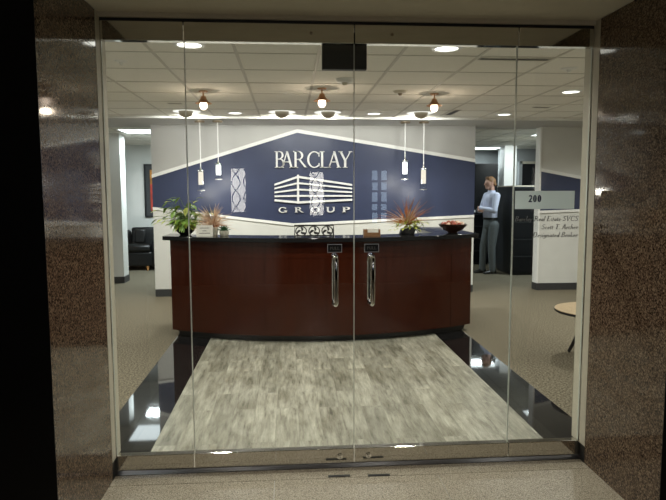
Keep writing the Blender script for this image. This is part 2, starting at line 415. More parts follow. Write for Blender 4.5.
    if c == 'k': return ls(.12, 0, 1) + dg(.14, .2, .40, X, t * 1.3) + dg(.44, 0, .20, .28, u) + rc(.03, .20, 0, s) + rc(.34, .52, 0, s), .50
    return [], .30

def glyph_mb(ch, x, z, h, yf, yb, w=None, shear=0., T=.13, t=.05, mb=None):
    """one letter standing in the x-z plane, its face at y = yf; returns (mesh, advance)"""
    q, adv = glyph(ch, T, t)
    k = h if w is None else w / adv
    mb = mb or MB()
    for p in q:
        mb.prism([(x + px * k + shear * pz * h, z + pz * h) for px, pz in p], yf, yb)
    return mb, adv * k

def text_width(s, h, k=1.): return sum((glyph(c)[1] if c != ' ' else .30) * h * k for c in s)
def text_mb(s, x, z, h, yf, yb, shear=0., k=1., T=.13, t=.05):
    mb = MB()
    for c in s:
        if c == ' ': x += .30 * h * k; continue
        q, adv = glyph(c, T, t)
        for p in q:
            mb.prism([(x + px * h * k + shear * pz * h, z + pz * h) for px, pz in p], yf, yb)
        x += adv * h * k
    return mb

# ------------------------------------------------------------------ floors
CZ = 2.61
struct('floor', MB().box(-6.2, 6.6, .03, 12.2, -.06, 0), M['carpet'])
struct('floor_tile_border', MB().box(-1.61, 1.61, .03, 3.36, -.02, .0025), M['black_tile'])
struct('floor_plank_inlay', MB().box(-1.226, 1.255, .03, 3.2, -.01, .005), M['plank'])
struct('floor_alcove', MB().box(-6.2, -.459, -7.2, -.152, -.06, 0).box(-.456, .458, -7.2, -.152, -.06, 0).box(.461, 6.6, -7.2, -.152, -.06, 0), M['granite_floor'])
struct('floor_alcove_border', MB().box(-1.352, 1.350, -.148, -.03, -.06, 0), M['granite_floor'])
struct('floor_grout', MB().box(-1.35, 1.35, -2.5, -.1, -.058, -.003), M['wall_grey'])
struct('threshold', MB().box(-1.352, 1.350, -.03, .03, -.06, .002), M['dark_wall'])

# ------------------------------------------------------------------ entrance alcove: granite cheeks, soffit, dark hall walls
def cheek(name, x0, x1, xf, ynear, joints):
    m = MB(); z = 0.
    for zj in joints + [2.53]:
        m.box(x0, x1, ynear, -.082, z, zj - .003); z = zj
    m.box(min(x0, x1) + .004, max(x0, x1) - .004, ynear + .004, -.09, .01, 2.5)
    return struct(name, m, M['granite_wall'])
cheek('wall_alcove_left', -1.60, -1.352, -1.352, -.845, [.364, 2.333])
cheek('wall_alcove_right', 1.350, 1.60, 1.350, -.79, [.393, 1.778])
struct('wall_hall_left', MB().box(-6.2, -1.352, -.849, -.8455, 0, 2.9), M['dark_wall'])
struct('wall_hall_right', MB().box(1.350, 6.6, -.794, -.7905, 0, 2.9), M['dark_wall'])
struct('ceiling_alcove', MB().box(-1.352, 1.350, -.79, .06, 2.53, 2.60), M['ceil_paint'])
struct('ceiling_hall', MB().box(-6.2, 6.6, -7.2, -.79, 2.9, 3.0), M['ceil_paint'])
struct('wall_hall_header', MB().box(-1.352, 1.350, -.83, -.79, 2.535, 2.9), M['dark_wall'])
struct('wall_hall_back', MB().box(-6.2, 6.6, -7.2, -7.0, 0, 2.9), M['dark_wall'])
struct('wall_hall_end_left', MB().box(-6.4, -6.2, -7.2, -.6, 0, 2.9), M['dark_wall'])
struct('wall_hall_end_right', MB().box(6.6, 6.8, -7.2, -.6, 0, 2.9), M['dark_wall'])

# ------------------------------------------------------------------ storefront frame
def jamb(name, xw, sgn):
    a, b_ = sorted((xw, xw - sgn * .06))
    tr = struct(name, MB().box(a, b_, -.0815, -.012, .10, 2.53).box(a, b_, .012, .082, .10, 2.53), M['alu'])
    c0, c1 = sorted((xw - sgn * .012, xw - sgn * .06))
    MB().box(c0, c1, -.012, .012, .10, 2.50).build('glazing_channel', M['bronze'], tr, smooth=False)
    MB().tube([(xw - sgn * .001, -.014, .10), (xw - sgn * .001, -.014, 2.50)], .003, 8).build('bright_bead', M['chrome'], tr)
    MB().box(a + .0005, b_ - .0005, -.081, .081, 0, .0995).build('base_block', M['black'], tr, smooth=False)
    return tr
jamb('trim_1', -1.3505, 1); jamb('trim_2', 1.3485, -1)
tr = struct('trim_3', MB().box(-1.3505, 1.3485, -.034, .05, 2.508, 2.53), M['ceil_paint'])
MB().box(-1.3505, 1.3485, -.01, .05, 2.489, 2.508).build('gap_shade_strip', M['black'], tr, smooth=False)  # solid black filler, its colour stands for shade in the gap over the rails

def glazed(name, x0, x1, door, pull_x=None):
    root = struct_empty(name, ((x0 + x1) / 2, 0, 0))
    cx = (x0 + x1) / 2
    def B(nm, mb, mat, par=root, **kw):
        o = mb.build(nm, mat, par, **kw)
        if par is root: o.location = (-cx, 0, 0)
        return o
    B('glass_panel', MB().box(x0 + .0025, x1 - .0025, -.006, .006, .11, 2.392), M['glass'], smooth=False)
    e = MB().box(x0 + .001, x0 + .0025, -.0062, .0062, .112, 2.39).box(x1 - .0025, x1 - .001, -.0062, .0062, .112, 2.39)
    B('polished_glass_edge', e, M['edge'], smooth=False)
    g = .003
    B('top_rail', MB().box(x0 + g, x1 - g, -.024, .024, 2.39, 2.489), M['steel'], smooth=False, bevel=.002)
    B('bottom_rail', MB().box(x0 + g, x1 - g, -.024, .024, .028, .113), M['steel'], smooth=False, bevel=.003)
    return root, B

w1, B = glazed('window_1', -1.349, -.914, False)
w2, B2 = glazed('window_2', .914, 1.347, False)
d1, BD1 = glazed('door_1', -.914, 0., True)
d2, BD2 = glazed('door_2', 0., .914, True)
def pull(B, x):
    m = MB()
    for y0 in (-1, 1):
        y = y0 * .078
        path = [(x, y0 * .006, 1.226), (x, y0 * .05, 1.230), (x, y * .95, 1.220), (x, y, 1.19), (x, y, 1.10), (x, y, 1.0), (x, y * .95, .970), (x, y0 * .05, .960), (x, y0 * .006, .964)]
        m.tube(path, .0125, 12)
        for z in (1.226, .964):
            m.tube([(x, y0 * .006, z), (x, y0 * .012, z)], .019, 16)
    return B('pull_handle', m, M['chrome'])
h1 = pull(BD1, -.108); h2 = pull(BD2, .097)
def pull_sign(B, x, word):
    pl = B('pull_plate', MB().box(x - .041, x + .041, -.009, -.006, 1.250, 1.297), M['dark_wall'], smooth=False)
    fr = MB()
    for a in ((x - .041, x + .041, 1.294, 1.297), (x - .041, x + .041, 1.250, 1.253), (x - .041, x - .038, 1.253, 1.294), (x + .038, x + .041, 1.253, 1.294)):
        fr.box(a[0], a[1], -.0096, -.009, a[2], a[3])
    fr.build('plate_border', M['silver'], pl, smooth=False)
    w = text_width(word, .017, 1.1)
    text_mb(word, x - w / 2, 1.265, .017, -.0095, -.009, k=1.1, T=.2, t=.12).build('plate_word', M['dim_ink'], pl, smooth=False)
pull_sign(BD1, -.110, 'PULL'); pull_sign(BD2, .099, 'PULL')
def lock(B, x):
    m = MB().tube([(x, -.024, .066), (x, -.030, .066)], .017, 18).tube([(x, -.030, .066), (x, -.037, .066)], .0115, 16)
    o = B('lock_cylinder', m, M['chrome'])
    MB().box(x - .0012, x + .0012, -.0378, -.0372, .060, .072).build('keyway', M['black'], o, smooth=False)
lock(BD1, -.084); lock(BD2, .082)
def stop_screw(B, x): B('rail_screw', MB().tube([(x, -.0238, 2.44), (x, -.027, 2.44)], .008, 14), M['bronze'])
stop_screw(BD1, -.235); stop_screw(BD2, .205)
# frosted suite number and lettering on the fixed sidelight
film = B2('number_film', MB().box(.922, 1.272, -.0072, -.0061, 1.488, 1.591), M['decal'], smooth=False)
n_ = text_mb('200', .998, 1.527, .041, -.0079, -.0073, k=1.12, T=.19, t=.09)
n_.build('suite_number', M['navy_ink'], film, smooth=False)
for s_, xr, z_, wd in (('Barclay Real Estate SVCS', 1.304, 1.418, .375), ('Scott T. Archer', 1.304, 1.371, .217), ('Designated Broker', 1.304, 1.325, .268)):
    h_ = .030; k_ = wd / text_width(s_, h_, 1.)
    B2('lettering_line', text_mb(s_, xr - wd - .008, z_, h_, -.0068, -.0061, shear=.28, k=k_, T=.17, t=.09), M['grey_ink'], smooth=False)

# floor strike plates in front of the doors
st = tag(MB().box(-.062, .062, -.011, .011, 0, .003).build('floor_strike', M['black_metal'], None, (-.098, -.131, 0), smooth=False),
         'flat black floor strike before the door leaf nearer the green plant', 'strike plate')
st2 = st.copy(); col.objects.link(st2); st2.location = (.126, -.139, 0)
st2['label'] = 'flat black floor strike before the door leaf nearer the suite number'

# ------------------------------------------------------------------ lobby ceiling
XT = [-.13 + .607 * k for k in range(-10, 12)]
YT = [.62 + .605 * k for k in range(-1, 8)]
struct('ceiling', MB().box(-6.2, 6.6, .05, 5.0, CZ, CZ + .06), M['ceil_tile'])
g = MB()
for x in XT: g.box(x - .012, x + .012, .06, 5.0, CZ - .004, CZ)
for i, x in enumerate(XT[:-1]):
    for y in YT:
        if .07 < y < 4.95: g.box(x + .012, XT[i + 1] - .012, y - .009, y + .009, CZ - .0035, CZ)
struct('ceiling_grid', g, M['tee'])
struct('ceiling_border', MB().box(-6.2, 6.6, 5.0, 6.3, CZ - .012, CZ + .06), M['wall_grey'])
struct('trim_4', MB().box(-6.2, 6.6, 4.975, 5.0, CZ - .028, CZ), M['white_trim'])
struct('ceiling_back', MB().box(-6.2, 6.6, 6.3, 12.2, CZ, CZ + .06), M['ceil_tile'])
g = MB()
for x in XT: g.box(x - .012, x + .012, 6.3, 12.1, CZ - .004, CZ)
for i, x in enumerate(XT[:-1]):
    for k in range(10):
        g.box(x + .012, XT[i + 1] - .012, 6.5 + .605 * k, 6.518 + .605 * k, CZ - .0035, CZ)
struct('ceiling_grid_back', g, M['tee'])

# ------------------------------------------------------------------ lobby walls
WY = 5.93
wb = struct('wall_back', MB().box(-2.41, 2.545, WY, WY + .14, 0, CZ - .012), M['wall_grey'])
# lower band of the wall is paler
def bandz(x, pts):
    for (xa, za), (xb, zb) in zip(pts, pts[1:]):
        if xa <= x <= xb: return za + (zb - za) * (x - xa) / (xb - xa)
top = [(-2.41, 1.835), (-.225, 2.514), (2.545, 2.070)]
bot = [(-2.41, 1.352), (-.30, 1.090), (2.545, 1.205)]
MB().prism(top + bot[::-1], WY - .006, WY, 'y').build('navy_panel', M['navy'], wb, smooth=False)
MB().prism(bot + [(2.545, .115), (-2.41, .115)], WY - .004, WY, 'y').build('pale_dado', M['wall_white'], wb, smooth=False)
def strip(pts, w, y0, y1, up=True):
    m = MB()
    for (xa, za), (xb, zb) in zip(pts, pts[1:]):
        m.prism([(xa, za - w / 2), (xb, zb - w / 2), (xb, zb + w / 2), (xa, za + w / 2)], y0, y1, 'y')
    return m
strip(top, .052, WY - .02, WY).build('roofline_moulding', M['white_trim'], wb, smooth=False)
strip(bot, .04, WY - .02, WY).build('lower_moulding', M['white_trim'], wb, smooth=False)
struct('baseboard_back', MB().box(-2.41, 2.545, WY - .012, WY - .0005, 0, .11), M['baseboard'])

wr = struct('wall_right', MB().box(3.62, 6.6, 6.0, 6.15, 0, CZ - .012), M['wall_white'])
rt = [(3.635, 1.93), (6.6, 1.375)]; rb = [(3.635, 1.262), (6.6, 1.36)]
MB().prism([rt[0], (6.6, 1.37), rb[0]], 5.994, 6.0, 'y').build('navy_panel', M['navy'], wr, smooth=False)
strip(rt, .05, 5.98, 6.0).build('roofline_moulding', M['white_trim'], wr, smooth=False)
strip(rb, .04, 5.98, 6.0).build('lower_moulding', M['white_trim'], wr, smooth=False)
MB().box(3.613, 3.638, 5.985, 6.16, .115, CZ - .013).build('white_end_trim', M['white_trim'], wr, smooth=False)
struct('baseboard_right', MB().box(3.608, 6.6, 5.982, 6.165, 0, .112), M['baseboard'])

struct('wall_partition_left', MB().box(-6.2, -3.27, 7.4, 7.72, 0, CZ), M['wall_white'])
struct('baseboard_partition', MB().box(-6.2, -3.262, 7.388, 7.728, 0, .115), M['baseboard'])
struct('wall_far_left', MB().box(-6.2, -.2, 9.95, 10.05, 0, CZ), M['wall_white'])
struct('wall_far_right', MB().box(-.2, 6.6, 11.6, 11.7, 0, CZ), M['far_grey'])
struct('wall_left', MB().box(-6.4, -6.2, .05, 12.2, 0, CZ), M['wall_white'])
struct('wall_side_right', MB().box(6.6, 6.8, .05, 12.2, 0, CZ), M['wall_white'])
struct('wall_divider', MB().box(-.3, -.2, 6.07, 11.7, 0, CZ), M['wall_white'])
struct('wall_front_left', MB().box(-6.2, -1.45, .092, .16, 0, CZ), M['wall_white'])
struct('wall_front_right', MB().box(1.45, 6.6, .092, .16, 0, CZ), M['wall_white'])
struct('wall_front_header', MB().box(-1.45, 1.45, .062, .16, 2.54, CZ), M['wall_white'])
# far right: bright white pier, grey wall with a dark doorway
struct('column_white', MB().box(4.48, 4.76, 9.95, 10.25, 0, CZ), M['white_trim'])
dr = struct('door_3', MB().box(5.25, 6.3, 10.86, 10.94, 0, 2.25), M['cab'])
MB().box(5.2, 6.35, 10.84, 10.9, 2.25, 2.31).build('door_head', M['cab_top'], dr, smooth=False)
MB().box(5.17, 5.25, 10.84, 10.95, 0, 2.31).build('door_jamb', M['far_grey'], dr, smooth=False)
struct('wall_niche_right', MB().box(4.72, 6.6, 10.95, 11.05, 0, CZ), M['far_grey'])

# ------------------------------------------------------------------ wall logo
logo = thing('logo_sign', 'raised white company logo with building emblem on the navy wall', 'sign', (0, WY - .006, 0))
k = .01528
def X(px): return -.577 + (px - 274.3) * k
yf, yb = -.030, -.004
for c, a, b in (('B', 274.3, 285.6), ('A', 280.6, 293.6), ('R', 292.6, 307.0), ('C', 306.3, 320.6), ('L', 319.2, 330.6), ('A', 327.3, 341.0), ('Y', 338.8, 352.8)):
    glyph_mb(c, X(a), 1.958, .250, yf, yb, w=(b - a) * k, T=.12, t=.05)[0].build('letter', M['white'], logo, smooth=False)
for c, a, b in (('G', 277.6, 287.2), ('R', 294.0, 303.0), ('O', 309.9, 319.7), ('U', 325.6, 335.0), ('P', 341.9, 350.6)):
    glyph_mb(c, X(a), 1.276, .084, yf, yb, w=(b - a) * k, T=.16, t=.10)[0].build('letter', M['white'], logo, smooth=False)
em = MB()
xl, xc, xr = X(274.3), -.217, .615
L0, L1 = 1.71, 1.475; C0, C1 = 1.835, 1.445; R0, R1 = 1.705, 1.478
for i in range(5):
    f = i / 4; w = .030 if i in (0, 4) else .024
    zl, zc, zr = L0 + (L1 - L0) * f, C0 + (C1 - C0) * f, R0 + (R1 - R0) * f
    em.prism([(xl, zl - w * .8), (xc, zc - w), (xc, zc + w * .1), (xl, zl + w * .2)], yf, yb)
    em.prism([(xc, zc - w), (xr, zr - w * .8), (xr, zr + w * .2), (xc, zc + w * .1)], yf, yb)
em.prism([(xc - .016, C1 - .03), (xc + .016, C1 - .03), (xc + .016, C0 + .012), (xc, C0 + .022), (xc - .016, C0 + .012)], yf - .002, yb)
em.build('building_emblem', M['white'], logo, smooth=False)

# ------------------------------------------------------------------ reception desk
def arcpts(y0, x0, x1, R=3.4, n=40, cx=.02):
    return [(x0 + (x1 - x0) * i / n, y0 + R - math.sqrt(R * R - (x0 + (x1 - x0) * i / n - cx) ** 2)) for i in range(n + 1)]
desk = thing('reception_desk', 'curved dark mahogany reception desk with polished black counter', 'reception desk', (.02, 3.3, 0))
def D(nm, mb, mat, **kw):
    o = mb.build(nm, mat, desk, **kw); o.location = (-.02, -3.3, 0); return o
D('desk_body', MB().prism(arcpts(2.875, -1.655, 1.695) + arcpts(3.17, -1.655, 1.695)[::-1], .081, 1.074, 'z'), M['mahogany'], angle=20)
def curved(y0, y1, xa, xb, z0, z1): return MB().prism(arcpts(y0, xa, xb) + arcpts(y1, xa, xb)[::-1], z0, z1, 'z')
edges = [-1.66, -1.44, -.62, .02, .66, 1.43, 1.70]
for a, b in zip(edges, edges[1:]):
    D('front_panel', curved(2.853, 2.874, a + .002, b - .002, .08, .897), M['mahogany'], angle=20)
D('fascia', curved(2.853, 2.874, -1.66, 1.70, .901, 1.073), M['mahogany'], angle=20)
D('toe_kick', MB().prism(arcpts(2.945, -1.60, 1.64) + arcpts(3.13, -1.60, 1.64)[::-1], 0, .081, 'z'), M['black'], angle=20)
D('countertop', MB().prism(arcpts(2.775, -1.735, 1.765) + [(1.765, 4.60), (1.30, 4.60)] + arcpts(3.22, -1.735, 1.30)[::-1], 1.074, 1.118, 'z'), M['counter'], angle=20, bevel=.006)
D('side_return', MB().box(1.34, 1.695, 3.50, 4.55, .0, 1.0735), M['mahogany'], smooth=False)
D('end_panel', MB().box(-1.655, -1.615, 3.58, 4.05, 0, .699), M['mahogany'], smooth=False)
D('work_surface', MB().prism(arcpts(3.165, -1.655, 1.335) + [(1.335, 4.05), (-1.655, 4.05)], .70, .74, 'z'), M['mahogany'], smooth=False)
CT = 1.1185

# ------------------------------------------------------------------ things on the counter
def leaf(m, base, d, up, L, W, droop=.25):
    d = Vector(d).normalized(); up = Vector(up); side = d.cross(up).normalized(); nrm = side.cross(d)
    prof = [(0, .08), (.18, .75), (.42, 1.), (.7, .62), (1., 0.03)]
    b = Vector(base); vs = []; fs = []
    for t_, w_ in prof:
        c = b + d * L * t_ - Vector((0, 0, 1)) * droop * L * t_ * t_
        vs += [c - side * W * w_ * .5 + nrm * W * .12 * w_, c, c + side * W * w_ * .5 + nrm * W * .12 * w_]
    for i in range(4):
        for k_ in range(2):
            a = i * 3 + k_; fs.append((a, a + 1, a + 4, a + 3))
    m.add(vs, fs)
rnd = random.Random(3)
# green leafy plant in a black bowl
t = thing('potted_plant', 'bushy green leafy plant in a round black bowl at the counter end', 'plant', (-1.52, 3.46, CT))
MB().lathe([(0, 0), (.055, 0), (.06, .006), (.098, .04), (.115, .085), (.108, .125), (.1, .13), (.092, .122), (.09, .11), (0, .11)], n=28).build('pot', M['pot_black'], t)
MB().lathe([(0, .112), (.088, .114), (0, .118)], n=20).build('soil', M['soil'], t)
st_, f1, f2 = MB(), MB(), MB()
for i in range(110):
    a = rnd.uniform(0, 2 * PI); el = rnd.uniform(.1, 1.3); L = rnd.uniform(.10, .30) * (1.1 if el > .5 else .95)
    d = Vector((math.cos(a) * math.cos(el) * 1.15, math.sin(a) * math.cos(el) * .8, math.sin(el)))
    p0 = Vector((rnd.uniform(-.05, .05), rnd.uniform(-.05, .05), .112)); L *= .8 if d.x > .3 else 1.; p2 = p0 + d * L; p1 = p0 + d * L * .5 + Vector((0, 0, .04))
    st_.tube([p0, p1, p2], .0022, 5)
    dd = Vector((d.x + rnd.uniform(-.3, .3), d.y + rnd.uniform(-.3, .3), rnd.uniform(-.6, .25)))
    leaf(f1 if rnd.random() < .55 else f2, p2, dd, (0, 0, 1), rnd.uniform(.07, .105), rnd.uniform(.045, .065))
for i in range(30):
    a = rnd.uniform(PI, 2 * PI); p = Vector((math.cos(a) * .1, math.sin(a) * .1, rnd.uniform(.10, .19)))
    leaf(f2 if rnd.random() < .6 else f1, p, (math.cos(a), math.sin(a) * .8, rnd.uniform(-.8, .1)), (0, 0, 1), rnd.uniform(.06, .09), rnd.uniform(.04, .055), .5)
st_.build('stem', M['stem'], t); f1.build('foliage', M['leaf'], t, smooth=False); f2.build('foliage', M['leaf_light'], t, smooth=False)

def blades(m, n, c, Lr, elr, w, rn, sx=1.):
    for i in range(n):
        a = rn.uniform(0, 2 * PI); el = rn.uniform(*elr); L = rn.uniform(*Lr)
        d = Vector((math.cos(a) * math.cos(el) * sx, math.sin(a) * math.cos(el) * .55, math.sin(el))); p = Vector(c)
        side = d.cross(Vector((0, -1, .2)))
        if side.length < .05: side = Vector((1, 0, 0))
        side.normalize(); vs = []; fs = []
        for k_ in range(5):
            s_ = k_ / 4; q = p + d * L * s_ - Vector((0, 0, 1)) * .22 * L * s_ * s_
            ww = w * (1 - s_ * .85)
            vs += [q - side * ww, q + side * ww]
        for k_ in range(4): fs.append((2 * k_, 2 * k_ + 1, 2 * k_ + 3, 2 * k_ + 2))
        m.add(vs, fs)
# pinkish spiky plant
rn = random.Random(11)
t = thing('spiky_plant', 'pale pinkish orange spiky grass plant behind the small white card', 'plant', (-1.20, 3.375, CT))
MB().lathe([(0, 0), (.045, 0), (.06, .08), (.055, .085), (.05, .075), (0, .075)], n=20).build('pot', M['pot_white'], t)
a_, b_ = MB(), MB()
blades(a_, 120, (0, 0, .12), (.20, .32), (-.1, 1.35), .0052, rn, .95); blades(b_, 40, (0, 0, .09), (.14, .27), (.0, 1.3), .0042, rn, .9)
a_.build('blades', M['blade_pink'], t, smooth=False); b_.build('blades', M['blade_orange'], t, smooth=False)
# succulent
t = thing('succulent', 'tiny dark green succulent in a pale stone cup before the pinkish grass', 'plant', (-1.07, 3.27, CT))
MB().lathe([(0, 0), (.04, 0), (.052, .02), (.05, .05), (.043, .055), (.04, .047), (0, .047)], n=20).build('pot', M['pot_white'], t)
m = MB()
for ring, (nn, el, L) in enumerate(((9, .15, .07), (8, .6, .065), (6, 1.0, .06), (3, 1.4, .05))):
    for i in range(nn):
        a = 2 * PI * i / nn + ring * .4
        d = Vector((math.cos(a) * math.cos(el), math.sin(a) * math.cos(el), math.sin(el)))
        m.capsule(Vector((0, 0, .055)) + d * .012, Vector((0, 0, .055)) + d * L, .011, .003, 7)
m.build('rosette', M['leaf_dark'], t)
# white card sign
t = thing('desk_card', 'small white printed card standing between the two plants', 'sign', (-1.27, 3.19, CT), .05)
MB().prism([(-.018, 0), (-.015, 0), (.012, .118), (.009, .118)], -.088, .088, 'x').build('card', M['paper'], t, smooth=False)
MB().prism([(.009, .118), (.012, .118), (.045, 0), (.042, 0)], -.088, .088, 'x').build('card_back', M['paper'], t, smooth=False)
for z_, w_ in ((.085, .05), (.055, .022), (.03, .058)):
    MB().prism([(-.0185 + .229 * z_, z_), (-.0175 + .229 * z_, z_), (-.0175 + .229 * (z_ + .006), z_ + .006), (-.0185 + .229 * (z_ + .006), z_ + .006)], -w_, w_, 'x').build('print_line', M['mat_grey'], t, smooth=False)
# iron scroll holder with three swirls
t = thing('letter_holder', 'black iron holder with three leafy scroll swirls near mid counter', 'letter holder', (-.10, 2.95, CT))
fr = MB()
x0, x1, H = -.205, .205, .122
for y in (-.02, .055):
    fr.tube([(x0, y, .0), (x0, y, H), (x1, y, H), (x1, y, 0)], .0055, 6)
    fr.tube([(x0, y, .012), (x1, y, .012)], .005, 6)
for x in (x0, x1): fr.tube([(x, -.02, .012), (x, .055, .012)], .005, 6)
fr.build('frame', M['black_metal'], t)
for i in range(3):
    cx = -.137 + .137 * i
    m = MB(); cz = .064
    m.tube([(cx + .056 * math.cos(a), -.02, cz + .05 * math.sin(a)) for a in [2 * PI * q / 24 for q in range(25)]], .006, 6, cap=False)
    for j in range(3):
        a0 = 2 * PI * j / 3 + .4
        pts = [(cx + r * math.cos(a0 + r * 26), -.02, cz + r * .9 * math.sin(a0 + r * 26)) for r in [.004 + .046 * q / 10 for q in range(11)]]
        m.tube(pts, [.004 + .009 * math.sin(PI * q / 10) for q in range(11)], 6)
    m.build('scroll', M['black_metal'], t)
# business cards
t = thing('card_holder', 'brown wooden business card holder near the door seam', 'card holder', (.52, 3.02, CT))
MB().box(-.088, .088, -.045, -.035, 0, .04).box(-.088, .088, .035, .045, 0, .072).box(-.088, .088, -.035, .035, 0, .012).box(-.088, -.05, -.035, .035, .012, .07).box(.072, .088, -.035, .035, .012, .07).build('holder', M['wood_holder'], t, smooth=False)
tag(MB().box(-.047, .068, -.03, .03, 0, .066).build('card_stack', M['paper'], None, (.52, 3.02, CT + .0125), smooth=False, bevel=.002), 'stack of cream business cards standing in the wooden holder', 'cards')
# orange spiky plant in black planter
rn = random.Random(21)
t = thing('spiky_plant', 'rust orange spiky grass with lime leaves in an angular black planter', 'plant', (.955, 3.285, CT))
MB().prism([(-.085, 0), (.075, 0), (.095, .075), (-.065, .062)], -.045, .045, 'y').build('planter', M['pot_black'], t, smooth=False, bevel=.004)
a_, b_, c_ = MB(), MB(), MB()
blades(a_, 60, (0, 0, .10), (.28, .45), (.25, 1.5), .0046, rn, .95); blades(b_, 52, (0, 0, .11), (.2, .38), (-.05, 1.35), .0046, rn, .95)
for i in range(130):
    a = rn.uniform(0, 2 * PI); r = rn.uniform(.02, .2)
    p = Vector((.03 + math.cos(a) * r, -abs(math.sin(a)) * r * .5 + .03, rn.uniform(.04, .15) + (.03 if r < .1 else 0)))
    leaf(c_, p, (math.cos(a), math.sin(a) - .3, rn.uniform(-.5, .5)), (0, 0, 1), rn.uniform(.04, .07), rn.uniform(.022, .036))
a_.build('blades', M['blade_orange'], t, smooth=False); b_.build('blades', M['blade_pink'], t, smooth=False); c_.build('foliage', M['leaf_light'], t, smooth=False)
# bowl of pods
bx_, by_ = 1.525, 3.46
t = thing('wooden_bowl', 'wide dark wooden bowl holding red pods by the counter corner', 'bowl', (bx_, by_, CT))
MB().lathe([(0, 0), (.05, 0), (.055, .008), (.115, .036), (.158, .082), (.166, .098), (.160, .10), (.152, .088), (.10, .048), (.04, .022), (0, .02)], n=36).build('bowl', M['bowl'], t)
pb = None
rn = random.Random(5)
spots = [(.108 * math.cos(2 * PI * i / 11), .108 * math.sin(2 * PI * i / 11), .092) for i in range(11)] + [(.056 * math.cos(2 * PI * i / 6 + .3), .056 * math.sin(2 * PI * i / 6 + .3), .108) for i in range(6)] + [(0, 0, .112)]
protos = {}
for i, (x, y, z) in enumerate(spots):
    kd = 'cream' if i % 3 == 1 else 'red'
    if kd not in protos:
        m = MB().ball((0, 0, 0), (.027, .027, .024), 14, 9).tube([(0, 0, .022), (.002, 0, .03)], .004, 6)
        o = m.build('dried_pod', M['ball_' + kd], None); protos[kd] = o
        tag(o, 'round red brown dried pod heaped in the dark wooden bowl' if kd == 'red' else 'pale cream dried pod among the red ones in the bowl', 'pod', kd + ' pods in the bowl')
    else:
        o = protos[kd].copy(); col.objects.link(o)
    o.location = (bx_ + x, by_ + y, CT + z + .004 + rn.uniform(-.002, .004)); o.rotation_euler = (rn.uniform(-.7, .7), rn.uniform(-.7, .7), rn.uniform(0, 6))

# ------------------------------------------------------------------ ceiling fittings
LIGHTS = []
def lamp(kind, name, loc, power, color=(1, .93, .82), radius=.05, spot=None, blend=.6, target=None, size=None, sizey=None, parent=None):
    L = bpy.data.lights.new(name, kind); L.energy = power; L.color = color
    if kind in ('SPOT', 'POINT'): L.shadow_soft_size = radius
    if kind == 'SPOT': L.spot_size = math.radians(spot); L.spot_blend = blend
    if kind == 'AREA':
        L.shape = 'RECTANGLE'; L.size = size; L.size_y = sizey or size
    o = bpy.data.objects.new(name, L); col.objects.link(o); o.location = loc
    if target is not None:
        o.rotation_euler = (Vector(target) - Vector(loc)).to_track_quat('-Z', 'Y').to_euler()
    LIGHTS.append(o)
    return o

def downlight(label):
    t = thing('recessed_downlight', label, 'ceiling light', (0, 0, CZ), group='round recessed downlights')
    MB().lathe([(.082, -.003), (.086, -.010), (.108, -.007), (.112, 0), (.082, 0)], n=32).build('trim_ring', M['white'], t)
    MB().lathe([(0, -.004), (.083, -.004)], n=32).build('lens', M['lens'], t, smooth=False)
    return t
DL = [(-1.04, .98, 'lit round downlight straight above the hinge-side glass joint nearest the granite with the lamp reflection'),
      (.77, .98, 'lit round downlight just inside the glass beyond the black sign box'),
      (2.54, 2.75, 'lit round downlight nearest the jamb beside the suite number'),
      (2.50, 4.57, 'lit round downlight nearest the lettered partition and cabinets'),
      (-1.04, 4.60, 'lit round downlight above the cone lamp over the green plant'),
      (.76, 4.57, 'lit round downlight over the wall to the Y of the logo')]
DLL = ['round lit downlight nearest the glass, above the green plant end of the desk',
       'round lit downlight nearest the glass, between black sign box and long slot vent',
       'round lit downlight beside the door jamb above the suite number',
       'round lit downlight in front of the opening where the man stands',
       'round lit downlight near the back wall between first two dome washers',
       'round lit downlight near the back wall above the last logo letter']
first = None
for (x, y, _), lb in zip(DL, DLL):
    if first is None: first = downlight(lb); o = first; o.location = (x, y, CZ)
    else: o = copy_thing(first, (x, y, CZ), label=lb)
    lamp('SPOT', 'downlight_lamp', (x, y, CZ - .03), 122, (1., .955, .88), .07, 150, .9, (x, y, 0))
for (x, y) in ((-2.86, 2.75), (-2.86, 4.57), (4.3, .98), (4.3, 2.75), (4.3, 4.57), (-2.86, .98), (-.15, 2.75 - .9)):  # last position is a bare spot with no downlight fitting
    if x != -.15: copy_thing(first, (x, y, CZ), label={(-2.86, 2.75): 'round lit downlight hidden behind the pillar near the carpet, middle of its row', (-2.86, 4.57): 'round lit downlight hidden behind the pillar toward the armchair', (4.3, .98): 'round lit downlight above the pale side table, nearest the front', (4.3, 2.75): 'round lit downlight above the pale side table, middle of its row', (4.3, 4.57): 'round lit downlight close before the navy striped partition', (-2.86, .98): 'round lit downlight hidden behind the granite pillar, nearest the front'}[(x, y)])
    lamp('SPOT', 'downlight_lamp', (x, y, CZ - .03), 122, (1., .955, .88), .07, 150, .9, (x, y, 0))

